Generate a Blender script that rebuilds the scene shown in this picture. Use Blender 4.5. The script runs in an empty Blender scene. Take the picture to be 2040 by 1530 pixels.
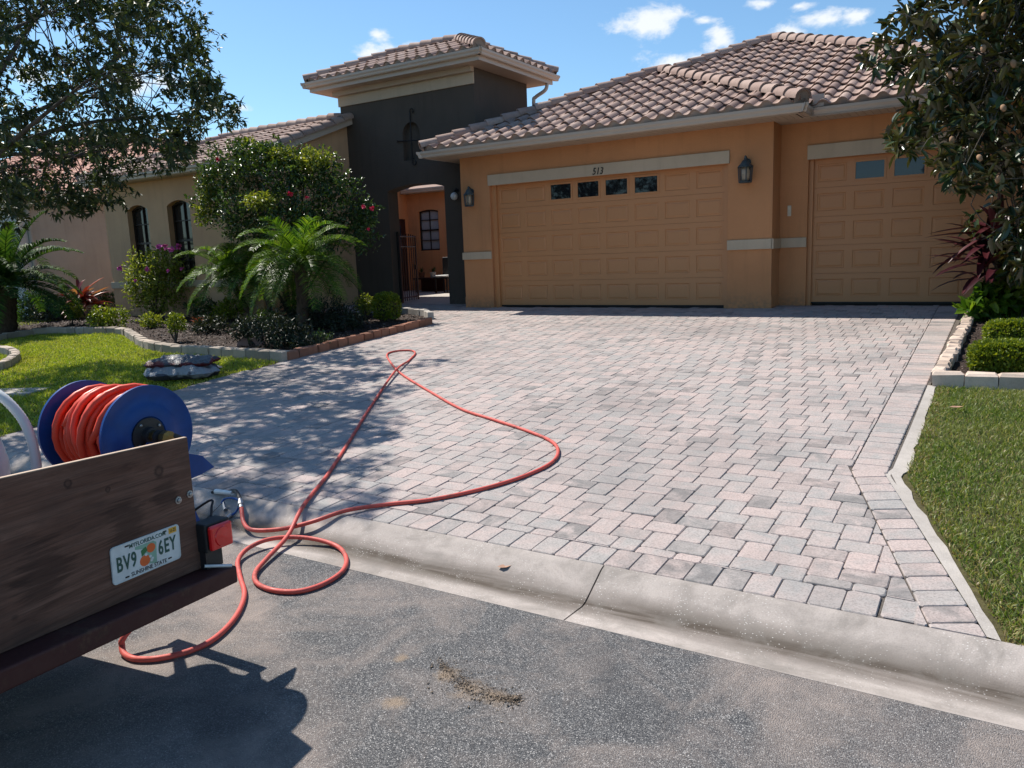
import bpy, bmesh, math, random
import numpy as np
from mathutils import Vector, Matrix

# ------------------------------------------------------------------ camera, sky, sun, exposure
# Everything below is laid out in units of 1.125 m (6 x 9 inch pavers, 18 x 9 ft garage door); K turns them into metres.
K = 1.125
scene = bpy.context.scene
col = scene.collection
F_PX, W_PX, H_PX = 1546.69, 2040.0, 1530.0
YAW, PITCH, ROLL = math.radians(-31.835), math.radians(9.4107), math.radians(-2.1648)
CAM_H = 1.6
_f = np.array([math.sin(YAW)*math.cos(PITCH), math.cos(YAW)*math.cos(PITCH), -math.sin(PITCH)])
_r = np.array([math.cos(YAW), -math.sin(YAW), 0.0])
_u = np.cross(_r, _f)
RIGHT = math.cos(ROLL)*_r + math.sin(ROLL)*_u
UP = -math.sin(ROLL)*_r + math.cos(ROLL)*_u
FWD = _f
cam_data = bpy.data.cameras.new('camera')
cam_data.sensor_fit = 'HORIZONTAL'
cam_data.sensor_width = 36.0
cam_data.lens = F_PX/W_PX*36.0
cam_data.clip_start = 0.05
cam_data.clip_end = 3000
cam = bpy.data.objects.new('camera', cam_data)
cm = Matrix.Identity(4)
for i in range(3):
    cm[i][0], cm[i][1], cm[i][2] = RIGHT[i], UP[i], -FWD[i]
cm[2][3] = CAM_H*K
cam.matrix_world = cm
col.objects.link(cam)
scene.camera = cam

SUN_DIR = np.array([0.75, -0.165, -1.0])          # the way the light travels
_s = -SUN_DIR/np.linalg.norm(SUN_DIR)
SUN_EL = math.asin(_s[2]); SUN_AZ = math.atan2(_s[0], _s[1])
sun_data = bpy.data.lights.new('sun', 'SUN')
sun_data.energy = 5.0
sun_data.angle = math.radians(0.53)
sun_data.color = (1.0, 0.943, 0.858)
sun = bpy.data.objects.new('sun', sun_data)
sun.rotation_mode = 'QUATERNION'
sun.rotation_quaternion = Vector(SUN_DIR).to_track_quat('-Z', 'Y')
sun.location = (-20, 8, 30)
col.objects.link(sun)

world = bpy.data.worlds.new('World'); scene.world = world
world.use_nodes = True
world.cycles.sampling_method = 'MANUAL'; world.cycles.sample_map_resolution = 256
SKY_STRENGTH = 0.092
scene.view_settings.view_transform = 'Standard'
scene.view_settings.look = 'None'
scene.view_settings.exposure = 0.50
scene.view_settings.gamma = 1.0
scene.view_settings.use_curve_mapping = False
scene.cycles.max_bounces = 5; scene.cycles.diffuse_bounces = 3; scene.cycles.glossy_bounces = 3; scene.cycles.caustics_reflective = False; scene.cycles.caustics_refractive = False; scene.cycles.sample_clamp_indirect = 6.0
scene.cycles.transparent_max_bounces = 6

def ray(px, py):
    return FWD + (px-W_PX/2)/F_PX*RIGHT - (py-H_PX/2)/F_PX*UP
ORIGIN = np.array([0, 0, CAM_H])

def build_world():
    nt = world.node_tree; N = nt.nodes; L = nt.links
    N.clear()
    out = N.new('ShaderNodeOutputWorld'); bg = N.new('ShaderNodeBackground')
    L.new(bg.outputs[0], out.inputs[0])
    bg.inputs[1].default_value = SKY_STRENGTH
    sky = N.new('ShaderNodeTexSky'); sky.sky_type = 'NISHITA'; sky.sun_disc = False
    sky.sun_elevation = SUN_EL; sky.sun_rotation = SUN_AZ
    sky.air_density = 1.0; sky.dust_density = 0.25; sky.ozone_density = 2.2; sky.altitude = 0
    tc = N.new('ShaderNodeTexCoord')
    def math_(op, a, b=None, c=None):
        n = N.new('ShaderNodeMath'); n.operation = op
        for i, x in enumerate((a, b, c)):
            if x is None: continue
            if isinstance(x, (int, float)): n.inputs[i].default_value = x
            else: L.new(x, n.inputs[i])
        return n.outputs[0]
    sep = N.new('ShaderNodeSeparateXYZ'); L.new(tc.outputs['Generated'], sep.inputs[0])
    az = math_('ARCTAN2', sep.outputs[0], sep.outputs[1]); el = math_('ARCSINE', sep.outputs[2])
    comb = N.new('ShaderNodeCombineXYZ'); L.new(az, comb.inputs[0]); L.new(math_('MULTIPLY', el, 1.7), comb.inputs[1])
    def noise(scale, detail, rough, dist=0.0):
        n = N.new('ShaderNodeTexNoise'); n.inputs['Scale'].default_value = scale
        n.inputs['Detail'].default_value = detail; n.inputs['Roughness'].default_value = rough
        n.inputs['Distortion'].default_value = dist
        L.new(comb.outputs[0], n.inputs['Vector']); return n.outputs[0]
    n1 = noise(17, 5, 0.62, 0.3); n2 = noise(60, 3, 0.6)
    # small fair-weather cumulus (centre and half-size in the sky's azimuth and elevation)
    blobs = []
    for px, py, hx, hy in [(1290,45,90,30),(1345,28,50,18),(1432,70,34,32),(1405,42,30,12),(1640,42,80,20),(1575,68,55,22),(1700,30,40,14),
                           (1330,132,70,24),(1395,122,40,12),(735,106,62,22),(752,70,26,16),(826,98,24,16),(478,216,28,11),(262,165,44,24),(330,160,30,22),
                           (1520,8,30,12),(1590,12,34,10),(60,150,40,16),(-300,60,160,50),(-700,140,200,60),(2500,60,180,50),(2900,160,160,44),(1100,-420,200,60),(1900,-300,160,60),(300,-500,180,60)]:
        d = ray(px, py); d = d/np.linalg.norm(d)
        blobs.append((math.atan2(d[0], d[1]), math.asin(d[2]), hx/F_PX*1.0, hy/F_PX*1.0))
    rs = random.Random(4)
    for i in range(5):   # the rest of the sky carries the same clouds
        blobs.append((rs.uniform(0.7, 5.2), rs.uniform(0.12, 0.6), rs.uniform(0.07, 0.16), rs.uniform(0.02, 0.04)))
    ae = N.new('ShaderNodeCombineXYZ'); L.new(az, ae.inputs[0]); L.new(el, ae.inputs[1]); m = None
    for a, e, wx, wy in blobs:
        a = a if a < math.pi else a-2*math.pi
        va = N.new('ShaderNodeVectorMath'); va.operation = 'MULTIPLY_ADD'; L.new(ae.outputs[0], va.inputs[0])
        va.inputs[1].default_value = (1/wx, 1/wy, 0); va.inputs[2].default_value = (-a/wx, -e/wy, 0)
        vl = N.new('ShaderNodeVectorMath'); vl.operation = 'LENGTH'; L.new(va.outputs[0], vl.inputs[0])
        m = vl.outputs['Value'] if m is None else math_('MINIMUM', m, vl.outputs['Value'])
    m = math_('MAXIMUM', math_('SUBTRACT', 1.0, m), -1.2)
    v = math_('ADD', math_('ADD', m, math_('MULTIPLY', math_('SUBTRACT', n1, 0.5), 2.6)), math_('MULTIPLY', math_('SUBTRACT', n2, 0.5), 0.9))
    mr = N.new('ShaderNodeMapRange'); mr.interpolation_type = 'SMOOTHSTEP'
    L.new(v, mr.inputs[0]); mr.inputs[1].default_value = 0.05; mr.inputs[2].default_value = 0.95
    mix = N.new('ShaderNodeMix'); mix.data_type = 'RGBA'
    L.new(math_('MULTIPLY', mr.outputs[0], 0.93), mix.inputs[0]); 
    tint = N.new('ShaderNodeMix'); tint.data_type = 'RGBA'; tint.blend_type = 'MULTIPLY'; tint.inputs[0].default_value = 1.0
    L.new(sky.outputs[0], tint.inputs[6]); tint.inputs[7].default_value = (0.88, 1.09, 1.17, 1); L.new(tint.outputs[2], mix.inputs[6])
    mix.inputs[7].default_value = (7.6, 7.9, 8.2, 1)
    L.new(mix.outputs[2], bg.inputs[0])
build_world()

# ------------------------------------------------------------------ ground shape and photo-to-ground helpers
A0, B0, Y_FLAT = -0.04682, 0.0441176, 13.75
CURB = [(2.83,0.0),(2.94,-0.007),(3.01,-0.012),(3.035,-0.009),(3.06,0.001),(3.215,0.083),(3.235,0.091),(3.26,0.097)]
def gz(y):
    if y <= CURB[0][0]: return 0.0
    if y < CURB[-1][0]:
        for (a, za), (b, zb) in zip(CURB, CURB[1:]):
            if a <= y <= b: return za+(zb-za)*(y-a)/(b-a)
    return A0+B0*min(y, Y_FLAT)
def G(px, py, dz=0.0):
    """where a pixel's ray meets the ground (dz above it)"""
    d = ray(px, py); lo, hi = 0.5, 80.0
    for _ in range(60):
        mid = (lo+hi)/2; p = ORIGIN+d*mid
        if p[2] > gz(p[1])+dz: lo = mid
        else: hi = mid
    return ORIGIN+d*lo
def YP(px, py, y):
    d = ray(px, py); return ORIGIN+d*(y/d[1])
def XP(px, py, x):
    d = ray(px, py); return ORIGIN+d*(x/d[0])
def DP(px, py, dep): return ORIGIN+ray(px, py)*dep
def PJ(p):
    v = np.asarray(p)-ORIGIN; w = v@FWD
    return (W_PX/2+F_PX*(v@RIGHT)/w, H_PX/2-F_PX*(v@UP)/w, w)

# ------------------------------------------------------------------ mesh and object helpers
ORG = {}
def V3(p): return np.array(p, dtype=float)
def tag(o, label=None, cat=None, group=None, kind=None):
    if label: o['label'] = label
    if cat: o['category'] = cat
    if group: o['group'] = group
    if kind: o['kind'] = kind
    return o
def thing(name, loc, label, cat, group=None):
    o = bpy.data.objects.new(name, None); o.empty_display_size = 0.2
    o.location = V3(loc)*K; col.objects.link(o); ORG[o.name] = V3(loc)
    return tag(o, label, cat, group)
def link_mesh(name, me, parent=None, org=(0,0,0)):
    o = bpy.data.objects.new(name, me); col.objects.link(o)
    if parent is not None:
        o.parent = parent; ORG[o.name] = ORG[parent.name]
    else:
        o.location = V3(org)*K; ORG[o.name] = V3(org)
    return o
class MB:
    def __init__(s): s.v = []; s.f = []
    def add(s, v, f):
        b = len(s.v); s.v += [tuple(map(float, p)) for p in v]; s.f += [tuple(i+b for i in q) for q in f]; return s
    def box(s, x0, x1, y0, y1, z0, z1):
        return s.add([(x0,y0,z0),(x1,y0,z0),(x1,y1,z0),(x0,y1,z0),(x0,y0,z1),(x1,y0,z1),(x1,y1,z1),(x0,y1,z1)],
                     [(0,3,2,1),(4,5,6,7),(0,1,5,4),(1,2,6,5),(2,3,7,6),(3,0,4,7)])
    def obox(s, c, ax, ay, az, hx, hy, hz, ch=0.0):
        """oriented box, optionally with a chamfered top"""
        c, ax, ay, az = map(V3, (c, ax, ay, az)); v = []
        for sz in (-1, 1):
            for sx, sy in ((-1,-1),(1,-1),(1,1),(-1,1)): v.append(c+ax*hx*sx+ay*hy*sy+az*(hz*sz-(ch if sz > 0 else 0)))
        f = [(0,3,2,1),(0,1,5,4),(1,2,6,5),(2,3,7,6),(3,0,4,7)]
        if ch > 0:
            for sx, sy in ((-1,-1),(1,-1),(1,1),(-1,1)): v.append(c+ax*(hx-ch)*sx+ay*(hy-ch)*sy+az*hz)
            f += [(4,5,9,8),(5,6,10,9),(6,7,11,10),(7,4,8,11),(8,9,10,11)]
        else: f.append((4,5,6,7))
        return s.add(v, f)
    def tube(s, path, rad, n=8, cap=True):
        path = [V3(p) for p in path]; m = len(path)
        if np.isscalar(rad): rad = [rad]*m
        t = [path[min(i+1, m-1)]-path[max(i-1, 0)] for i in range(m)]
        t = [x/(np.linalg.norm(x)+1e-12) for x in t]
        a = np.cross(t[0], (0,0,1)) if abs(t[0][2]) < 0.9 else np.cross(t[0], (1,0,0))
        a /= np.linalg.norm(a); v = []; f = []
        for i in range(m):
            a = a-t[i]*(a@t[i]); a /= np.linalg.norm(a)+1e-12; b = np.cross(t[i], a)
            for k in range(n):
                w = 2*math.pi*k/n; v.append(path[i]+rad[i]*(math.cos(w)*a+math.sin(w)*b))
        for i in range(m-1):
            for k in range(n): f.append((i*n+k, i*n+(k+1) % n, (i+1)*n+(k+1) % n, (i+1)*n+k))
        if cap: f += [tuple(range(n-1, -1, -1)), tuple((m-1)*n+k for k in range(n))]
        return s.add(v, f)
    def lathe(s, prof, c, axis=(0,0,1), n=16, x=None):
        """prof: (distance along the axis, radius)"""
        c = V3(c); ax = V3(axis)/np.linalg.norm(axis)
        a = np.cross(ax, (0,0,1)) if abs(ax[2]) < 0.9 else np.cross(ax, (1,0,0))
        a /= np.linalg.norm(a); b = np.cross(ax, a); v = []; f = []; m = len(prof)
        for h, r in prof:
            for k in range(n):
                w = 2*math.pi*k/n; v.append(c+ax*h+r*(math.cos(w)*a+math.sin(w)*b))
        for i in range(m-1):
            for k in range(n): f.append((i*n+k, i*n+(k+1) % n, (i+1)*n+(k+1) % n, (i+1)*n+k))
        if prof[0][1] > 1e-6: f.append(tuple(range(n-1, -1, -1)))
        if prof[-1][1] > 1e-6: f.append(tuple((m-1)*n+k for k in range(n)))
        return s.add(v, f)
    def prism(s, poly, o, ax, ay, d0, d1, an):
        """polygon in the (ax, ay) plane at o, extruded along an from d0 to d1"""
        o, ax, ay, an = map(V3, (o, ax, ay, an)); n = len(poly)
        v = [o+ax*p[0]+ay*p[1]+an*d0 for p in poly]+[o+ax*p[0]+ay*p[1]+an*d1 for p in poly]
        f = [tuple(range(n-1, -1, -1)), tuple(range(n, 2*n))]+[(i, (i+1) % n, n+(i+1) % n, n+i) for i in range(n)]
        return s.add(v, f)
    def build(s, name, mat, parent=None, org=None, smooth=False, bevel=0.0, angle=40):
        o3 = ORG[parent.name] if parent is not None else V3(org if org is not None else (0,0,0))
        me = bpy.data.meshes.new(name)
        v = (np.array(s.v)-o3)*K
        me.from_pydata(v.tolist(), [], s.f); me.materials.append(mat)
        bm = bmesh.new(); bm.from_mesh(me); bmesh.ops.recalc_face_normals(bm, faces=bm.faces); bm.to_mesh(me); bm.free()
        if smooth:
            me.polygons.foreach_set('use_smooth', [True]*len(me.polygons))
            if smooth != 'all': me.set_sharp_from_angle(angle=math.radians(angle))
        o = link_mesh(name, me, parent, o3)
        if bevel:
            b = o.modifiers.new('bevel', 'BEVEL'); b.width = bevel*K; b.segments = 2; b.limit_method = 'ANGLE'; b.angle_limit = math.radians(50)
        return o
def np_mesh(name, v, quads, tris, mat, parent=None, org=(0,0,0), smooth=False):
    """large mesh straight from arrays"""
    o3 = ORG[parent.name] if parent is not None else V3(org)
    v = (np.asarray(v, dtype=np.float64)-o3)*K
    me = bpy.data.meshes.new(name)
    nq = 0 if quads is None else len(quads); nt = 0 if tris is None else len(tris)
    me.vertices.add(len(v)); me.vertices.foreach_set('co', v.astype(np.float32).ravel())
    idx = []
    if nq: idx.append(np.asarray(quads, dtype=np.int32).ravel())
    if nt: idx.append(np.asarray(tris, dtype=np.int32).ravel())
    idx = np.concatenate(idx); me.loops.add(len(idx)); me.loops.foreach_set('vertex_index', idx)
    tot = np.concatenate([np.full(nq, 4, np.int32), np.full(nt, 3, np.int32)])
    st = np.concatenate([[0], np.cumsum(tot)[:-1]]).astype(np.int32)
    me.polygons.add(len(tot)); me.polygons.foreach_set('loop_start', st); me.polygons.foreach_set('loop_total', tot)
    if smooth: me.polygons.foreach_set('use_smooth', np.ones(len(tot), bool))
    me.update(calc_edges=True); me.validate(); me.materials.append(mat)
    return link_mesh(name, me, parent, o3)
def inst(name, me, parent, frame, loc):
    """a part that shares mesh data; frame = three axes, loc in world units"""
    o = bpy.data.objects.new(name, me); col.objects.link(o); o.parent = parent; ORG[o.name] = ORG[parent.name]
    m = Matrix.Identity(4)
    for i in range(3):
        for j in range(3): m[i][j] = frame[j][i]
        m[i][3] = (loc[i]-ORG[parent.name][i])*K
    o.matrix_local = m
    return o
def mesh_only(mb, name, mat, smooth=False):
    me = bpy.data.meshes.new(name); me.from_pydata((np.array(mb.v)*K).tolist(), [], mb.f); me.materials.append(mat)
    bm = bmesh.new(); bm.from_mesh(me); bmesh.ops.recalc_face_normals(bm, faces=bm.faces); bm.to_mesh(me); bm.free()
    if smooth:
        me.polygons.foreach_set('use_smooth', [True]*len(me.polygons)); me.set_sharp_from_angle(angle=math.radians(40))
    return me
def spline(pts, n=8):
    """Catmull-Rom through points"""
    p = [V3(x) for x in pts]; p = [2*p[0]-p[1]]+p+[2*p[-1]-p[-2]]; out = []
    for i in range(1, len(p)-2):
        for k in range(n):
            t = k/n; a, b, c, d = p[i-1], p[i], p[i+1], p[i+2]
            out.append(0.5*((2*b)+(c-a)*t+(2*a-5*b+4*c-d)*t*t+(3*b-a-3*c+d)*t**3))
    out.append(p[-2]); return out
def unit(v): v = V3(v); return v/(np.linalg.norm(v)+1e-12)

# ------------------------------------------------------------------ materials
class Nodes:
    def __init__(s, name):
        s.m = bpy.data.materials.new(name); s.m.use_nodes = True; s.nt = s.m.node_tree; s.N = s.nt.nodes; s.L = s.nt.links
        s.bsdf = s.N['Principled BSDF']; s.out = s.N['Material Output']
    def n(s, t, **kw):
        x = s.N.new(t)
        for k, v in kw.items(): setattr(x, k, v)
        return x
    def put(s, sock, val):
        if hasattr(val, 'is_output') or hasattr(val, 'links'): s.L.new(val, sock)
        else:
            if isinstance(val, (tuple, list)) and len(val) == 3 and sock.type == 'RGBA': val = (*val, 1)
            sock.default_value = val
    def coord(s, which='Object'): return s.n('ShaderNodeTexCoord').outputs[which]
    def pos(s): return s.n('ShaderNodeNewGeometry').outputs['Position']
    def mapping(s, vec, scale=(1,1,1), rot=(0,0,0), loc=(0,0,0)):
        x = s.n('ShaderNodeMapping'); s.put(x.inputs['Vector'], vec); x.inputs['Scale'].default_value = scale
        x.inputs['Rotation'].default_value = rot; x.inputs['Location'].default_value = loc; return x.outputs[0]
    def noise(s, vec, scale, detail=4, rough=0.55, dist=0.0):
        x = s.n('ShaderNodeTexNoise'); s.put(x.inputs['Vector'], vec); x.inputs['Scale'].default_value = scale
        x.inputs['Detail'].default_value = detail; x.inputs['Roughness'].default_value = rough; x.inputs['Distortion'].default_value = dist
        return x.outputs[0]
    def voronoi(s, vec, scale, feature='F1', out='Distance'):
        x = s.n('ShaderNodeTexVoronoi', feature=feature); s.put(x.inputs['Vector'], vec); x.inputs['Scale'].default_value = scale
        return x.outputs[out]
    def ramp(s, fac, stops, interp='LINEAR'):
        x = s.n('ShaderNodeValToRGB'); s.put(x.inputs[0], fac); cr = x.color_ramp; cr.interpolation = interp
        while len(cr.elements) < len(stops): cr.elements.new(0.5)
        for e, (p, c) in zip(cr.elements, stops): e.position = p; e.color = (*c, 1) if len(c) == 3 else c
        return x.outputs[0]
    def rng(s, v, a, b, c=0.0, d=1.0):
        x = s.n('ShaderNodeMapRange'); s.put(x.inputs[0], v)
        for i, q in enumerate((a, b, c, d)): x.inputs[i+1].default_value = q
        return x.outputs[0]
    def math(s, op, a, b=0.0):
        x = s.n('ShaderNodeMath', operation=op); s.put(x.inputs[0], a); s.put(x.inputs[1], b); return x.outputs[0]
    def mix(s, fac, a, b, blend='MIX'):
        x = s.n('ShaderNodeMix', data_type='RGBA', blend_type=blend); s.put(x.inputs[0], fac); s.put(x.inputs[6], a); s.put(x.inputs[7], b); return x.outputs[2]
    def bump(s, h, strength=0.3, dist=0.01, normal=None):
        x = s.n('ShaderNodeBump'); s.put(x.inputs['Height'], h); x.inputs['Strength'].default_value = strength; x.inputs['Distance'].default_value = dist
        if normal is not None: s.put(x.inputs['Normal'], normal)
        return x.outputs[0]
    def rand(s):
        """a random number for each loose piece and each object"""
        g = s.n('ShaderNodeNewGeometry').outputs['Random Per Island']; o = s.n('ShaderNodeObjectInfo').outputs['Random']
        return s.math('FRACT', s.math('ADD', g, o))
    def done(s, color, rough=0.7, normal=None, metal=0.0, spec=0.5, **kw):
        b = s.bsdf; s.put(b.inputs['Base Color'], color); s.put(b.inputs['Roughness'], rough); s.put(b.inputs['Metallic'], metal)
        s.put(b.inputs['Specular IOR Level'], spec)
        if normal is not None: s.put(b.inputs['Normal'], normal)
        for k, v in kw.items(): s.put(b.inputs[k], v)
        return s.m
def c3(c, k): return tuple(x*k for x in c)

def m_stucco(name, c, grain=1.0):
    n = Nodes(name); p = n.pos()
    big = n.noise(p, 0.9, 5, 0.6); fine = n.noise(p, 55, 5, 0.75); mid = n.noise(p, 14, 4, 0.6)
    streak = n.noise(n.mapping(p, (5, 5, 0.5)), 1.2, 4, 0.6)
    cc = n.mix(n.rng(big, 0.35, 0.65), c3(c, 0.93), c3(c, 1.06))
    cc = n.mix(n.rng(streak, 0.52, 0.72, 0, 0.38), cc, c3(c, 0.72))
    sep = n.n('ShaderNodeSeparateXYZ'); n.put(sep.inputs[0], p)
    dirt = n.math('MULTIPLY', n.rng(sep.outputs[2], 0.95, 0.6), n.rng(mid, 0.4, 0.6))
    cc = n.mix(n.math('MULTIPLY', dirt, 0.5), cc, (0.16, 0.13, 0.10))
    nb = n.bump(fine, 0.7*grain, 0.012, n.bump(mid, 0.3*grain, 0.015))
    return n.done(cc, 0.9, nb, spec=0.25)
def m_paint(name, c, rough=0.55, var=0.05, bump=0.0):
    n = Nodes(name); p = n.pos(); a = n.noise(p, 2.2, 5, 0.6); b = n.noise(p, 40, 3, 0.6)
    cc = n.mix(n.rng(a, 0.3, 0.7), c3(c, 1-var), c3(c, 1+var)); cc = n.mix(n.rng(b, 0.55, 0.8, 0, 0.12), cc, c3(c, 0.75))
    return n.done(cc, n.rng(a, 0.3, 0.7, rough-0.06, rough+0.06), n.bump(b, bump, 0.004) if bump else None)
def m_paver():
    n = Nodes('paver_concrete'); p = n.pos(); r = n.rand()
    sh = n.n('ShaderNodeVectorMath', operation='MULTIPLY_ADD'); n.put(sh.inputs[0], n.mapping(p, (1,1,1))); sh.inputs[1].default_value = (1,1,1)
    cb = n.n('ShaderNodeCombineXYZ'); n.put(cb.inputs[0], n.math('MULTIPLY', r, 37.0)); n.put(cb.inputs[1], n.math('MULTIPLY', r, 91.0)); n.put(sh.inputs[2], cb.outputs[0])
    q = sh.outputs[0]                                    # each paver cut from its own batch of concrete
    blend = n.noise(q, 5.2, 4, 0.6, 0.8); mid = n.noise(p, 9, 5, 0.65); fine = n.noise(p, 85, 5, 0.75); grit = n.voronoi(p, 130); big = n.noise(p, 0.5, 6, 0.62, 0.3)
    r2 = n.math('FRACT', n.math('MULTIPLY', r, 7.31)); r3 = n.math('FRACT', n.math('MULTIPLY', r, 13.7))
    pink = n.mix(r3, (0.478,0.380,0.348), (0.425,0.352,0.325)); grey = n.mix(r3, (0.305,0.298,0.288), (0.365,0.338,0.318))
    k_ = n.math('ADD', n.rng(blend, 0.36, 0.64, -0.42, 0.42), n.rng(r, 0.0, 1.0, -0.10, 0.95))
    cc = n.mix(n.rng(k_, 0.0, 1.0), pink, grey)
    dark = n.math('MULTIPLY', n.rng(r2, 0.72, 0.97), n.rng(blend, 0.36, 0.58, 0.10, 1.0))
    cc = n.mix(n.math('MULTIPLY', dark, 0.72), cc, (0.135,0.125,0.122))
    cc = n.mix(n.rng(mid, 0.42, 0.72, 0, 0.30), cc, (0.52,0.46,0.43))
    cc = n.mix(n.rng(fine, 0.44, 0.64, 0, 0.75), cc, n.mix(0.62, cc, (0.10,0.092,0.088)))
    cc = n.mix(n.rng(grit, 0.0, 0.20, 0.55, 0.0), cc, (0.60,0.56,0.53))
    cc = n.mix(n.rng(big, 0.49, 0.66, 0, 0.45), cc, (0.175,0.16,0.155))      # old tyre and leaf stains
    return n.done(cc, 0.88, n.bump(fine, 0.55, 0.004, n.bump(mid, 0.25, 0.006)), spec=0.25)
def m_asphalt():
    n = Nodes('asphalt'); p = n.pos()
    st = n.voronoi(p, 190, out='Color'); sp = n.n('ShaderNodeSeparateColor'); n.put(sp.inputs[0], st)
    d = n.voronoi(p, 190); fine = n.noise(p, 260, 2, 0.6)
    big = n.noise(p, 0.62, 6, 0.62, 0.5); mid = n.noise(p, 2.7, 6, 0.65, 0.8)
    stone = n.ramp(sp.outputs[0], [(0.0,(0.04,0.041,0.045)),(0.35,(0.105,0.106,0.11)),(0.7,(0.19,0.186,0.182)),(0.92,(0.30,0.29,0.28)),(1.0,(0.52,0.50,0.48))])
    cc = n.mix(n.rng(d, 0.34, 0.8), stone, (0.05,0.05,0.053))
    # pale sandy film left by dried wash water, and damp darker patches
    sepx = n.n('ShaderNodeSeparateXYZ'); n.put(sepx.inputs[0], p)
    film = n.math('ADD', n.math('MULTIPLY', n.rng(big, 0.46, 0.60), 0.75), n.math('MULTIPLY', n.rng(mid, 0.47, 0.66), 0.55))
    cc = n.mix(n.math('MULTIPLY', film, 0.72), cc, (0.315,0.258,0.225))
    for sx_, sy_, sr_ in STAINS:
        ds = n.n('ShaderNodeVectorMath', operation='DISTANCE'); n.put(ds.inputs[0], p); ds.inputs[1].default_value = (sx_, sy_, 0.0)
        dd = n.math('ADD', ds.outputs['Value'], n.math('MULTIPLY', n.math('SUBTRACT', n.noise(p, 9, 6, 0.7, 0.6), 0.5), sr_*2.2))
        cc = n.mix(n.rng(dd, sr_*0.25, sr_, 0.75, 0.0), cc, (0.29,0.215,0.15))
    wet = n.rng(n.noise(p, 0.9, 5, 0.6, 0.3), 0.55, 0.66)
    cc = n.mix(n.math('MULTIPLY', wet, 0.42), cc, (0.018,0.019,0.023))
    nb = n.bump(d, 0.7, 0.008, n.bump(fine, 0.3, 0.004))
    return n.done(cc, n.rng(wet, 0, 1, 0.86, 0.62), nb, spec=0.4)
def m_concrete(name='concrete', c=(0.40,0.37,0.345), speck=True, streak=False):
    n = Nodes(name); p = n.pos(); big = n.noise(p, 1.1, 6, 0.65); mid = n.noise(p, 9, 6, 0.7); fine = n.noise(p, 140, 3, 0.7)
    cc = n.mix(n.rng(big, 0.35, 0.68), c3(c, 0.86), c3(c, 1.12)); cc = n.mix(n.rng(mid, 0.48, 0.72, 0, 0.5), cc, c3(c, 0.62))
    cc = n.mix(n.rng(fine, 0.45, 0.7, 0, 0.4), cc, c3(c, 0.55))
    if not speck: cc = n.mix(1.0, cc, n.ramp(n.rand(), [(0,(0.72,0.70,0.68)),(0.5,(1,1,1)),(1,(1.12,1.08,1.04))]), 'MULTIPLY')
    if streak:
        sep = n.n('ShaderNodeSeparateXYZ'); n.put(sep.inputs[0], p)
        fl = n.noise(n.mapping(p, (0.5, 6, 1)), 1.5, 5, 0.6, 0.5); wob = n.noise(n.mapping(p, (1, 0.0, 0)), 1.3, 4, 0.6)
        yy = n.math('ADD', sep.outputs[1], n.math('MULTIPLY', n.math('SUBTRACT', wob, 0.5), 0.10))
        band = n.math('MULTIPLY', n.rng(yy, 3.27, 3.38), n.rng(yy, 3.54, 3.44))     # silt left along the flow line
        cc = n.mix(n.math('MULTIPLY', band, n.rng(fl, 0.30, 0.52, 0.5, 1.0)), cc, (0.075,0.058,0.044))
        cc = n.mix(n.math('MULTIPLY', n.rng(yy, 3.56, 3.47), n.rng(fl, 0.5, 0.7, 0, 0.5)), cc, (0.20,0.175,0.15))
        cc = n.mix(n.rng(n.noise(p, 3.5, 6, 0.7, 0.6), 0.48, 0.66, 0, 0.6), cc, (0.19,0.17,0.15))
    if speck:
        v = n.voronoi(n.mapping(p, (1, 1.6, 1), (0,0,0.4)), 52); msk = n.rng(n.noise(p, 3.2, 3, 0.6), 0.44, 0.60)
        cc = n.mix(n.math('MULTIPLY', n.rng(v, 0.08, 0.22, 0.8, 0.0), msk), cc, (0.68,0.65,0.61))
    return n.done(cc, 0.88, n.bump(fine, 0.35, 0.004, n.bump(mid, 0.25, 0.008)), spec=0.3)
def m_tile(name, a, b, c, dark):
    n = Nodes(name); p = n.pos(); r = n.rand()
    base = n.ramp(r, [(0.0, a), (0.3, b), (0.55, c), (0.8, a), (0.93, b), (1.0, dark)])
    mid = n.noise(p, 6, 6, 0.65); fine = n.noise(p, 60, 4, 0.7); big = n.noise(p, 0.7, 4, 0.6)
    cc = n.mix(n.rng(mid, 0.45, 0.72, 0, 0.55), base, c3(dark, 0.95)); cc = n.mix(n.rng(fine, 0.5, 0.75, 0, 0.3), cc, (0.50,0.43,0.38))
    cc = n.mix(n.rng(big, 0.5, 0.75, 0, 0.25), cc, c3(c, 0.7))
    return n.done(cc, 0.85, n.bump(fine, 0.3, 0.005), spec=0.3)
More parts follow.
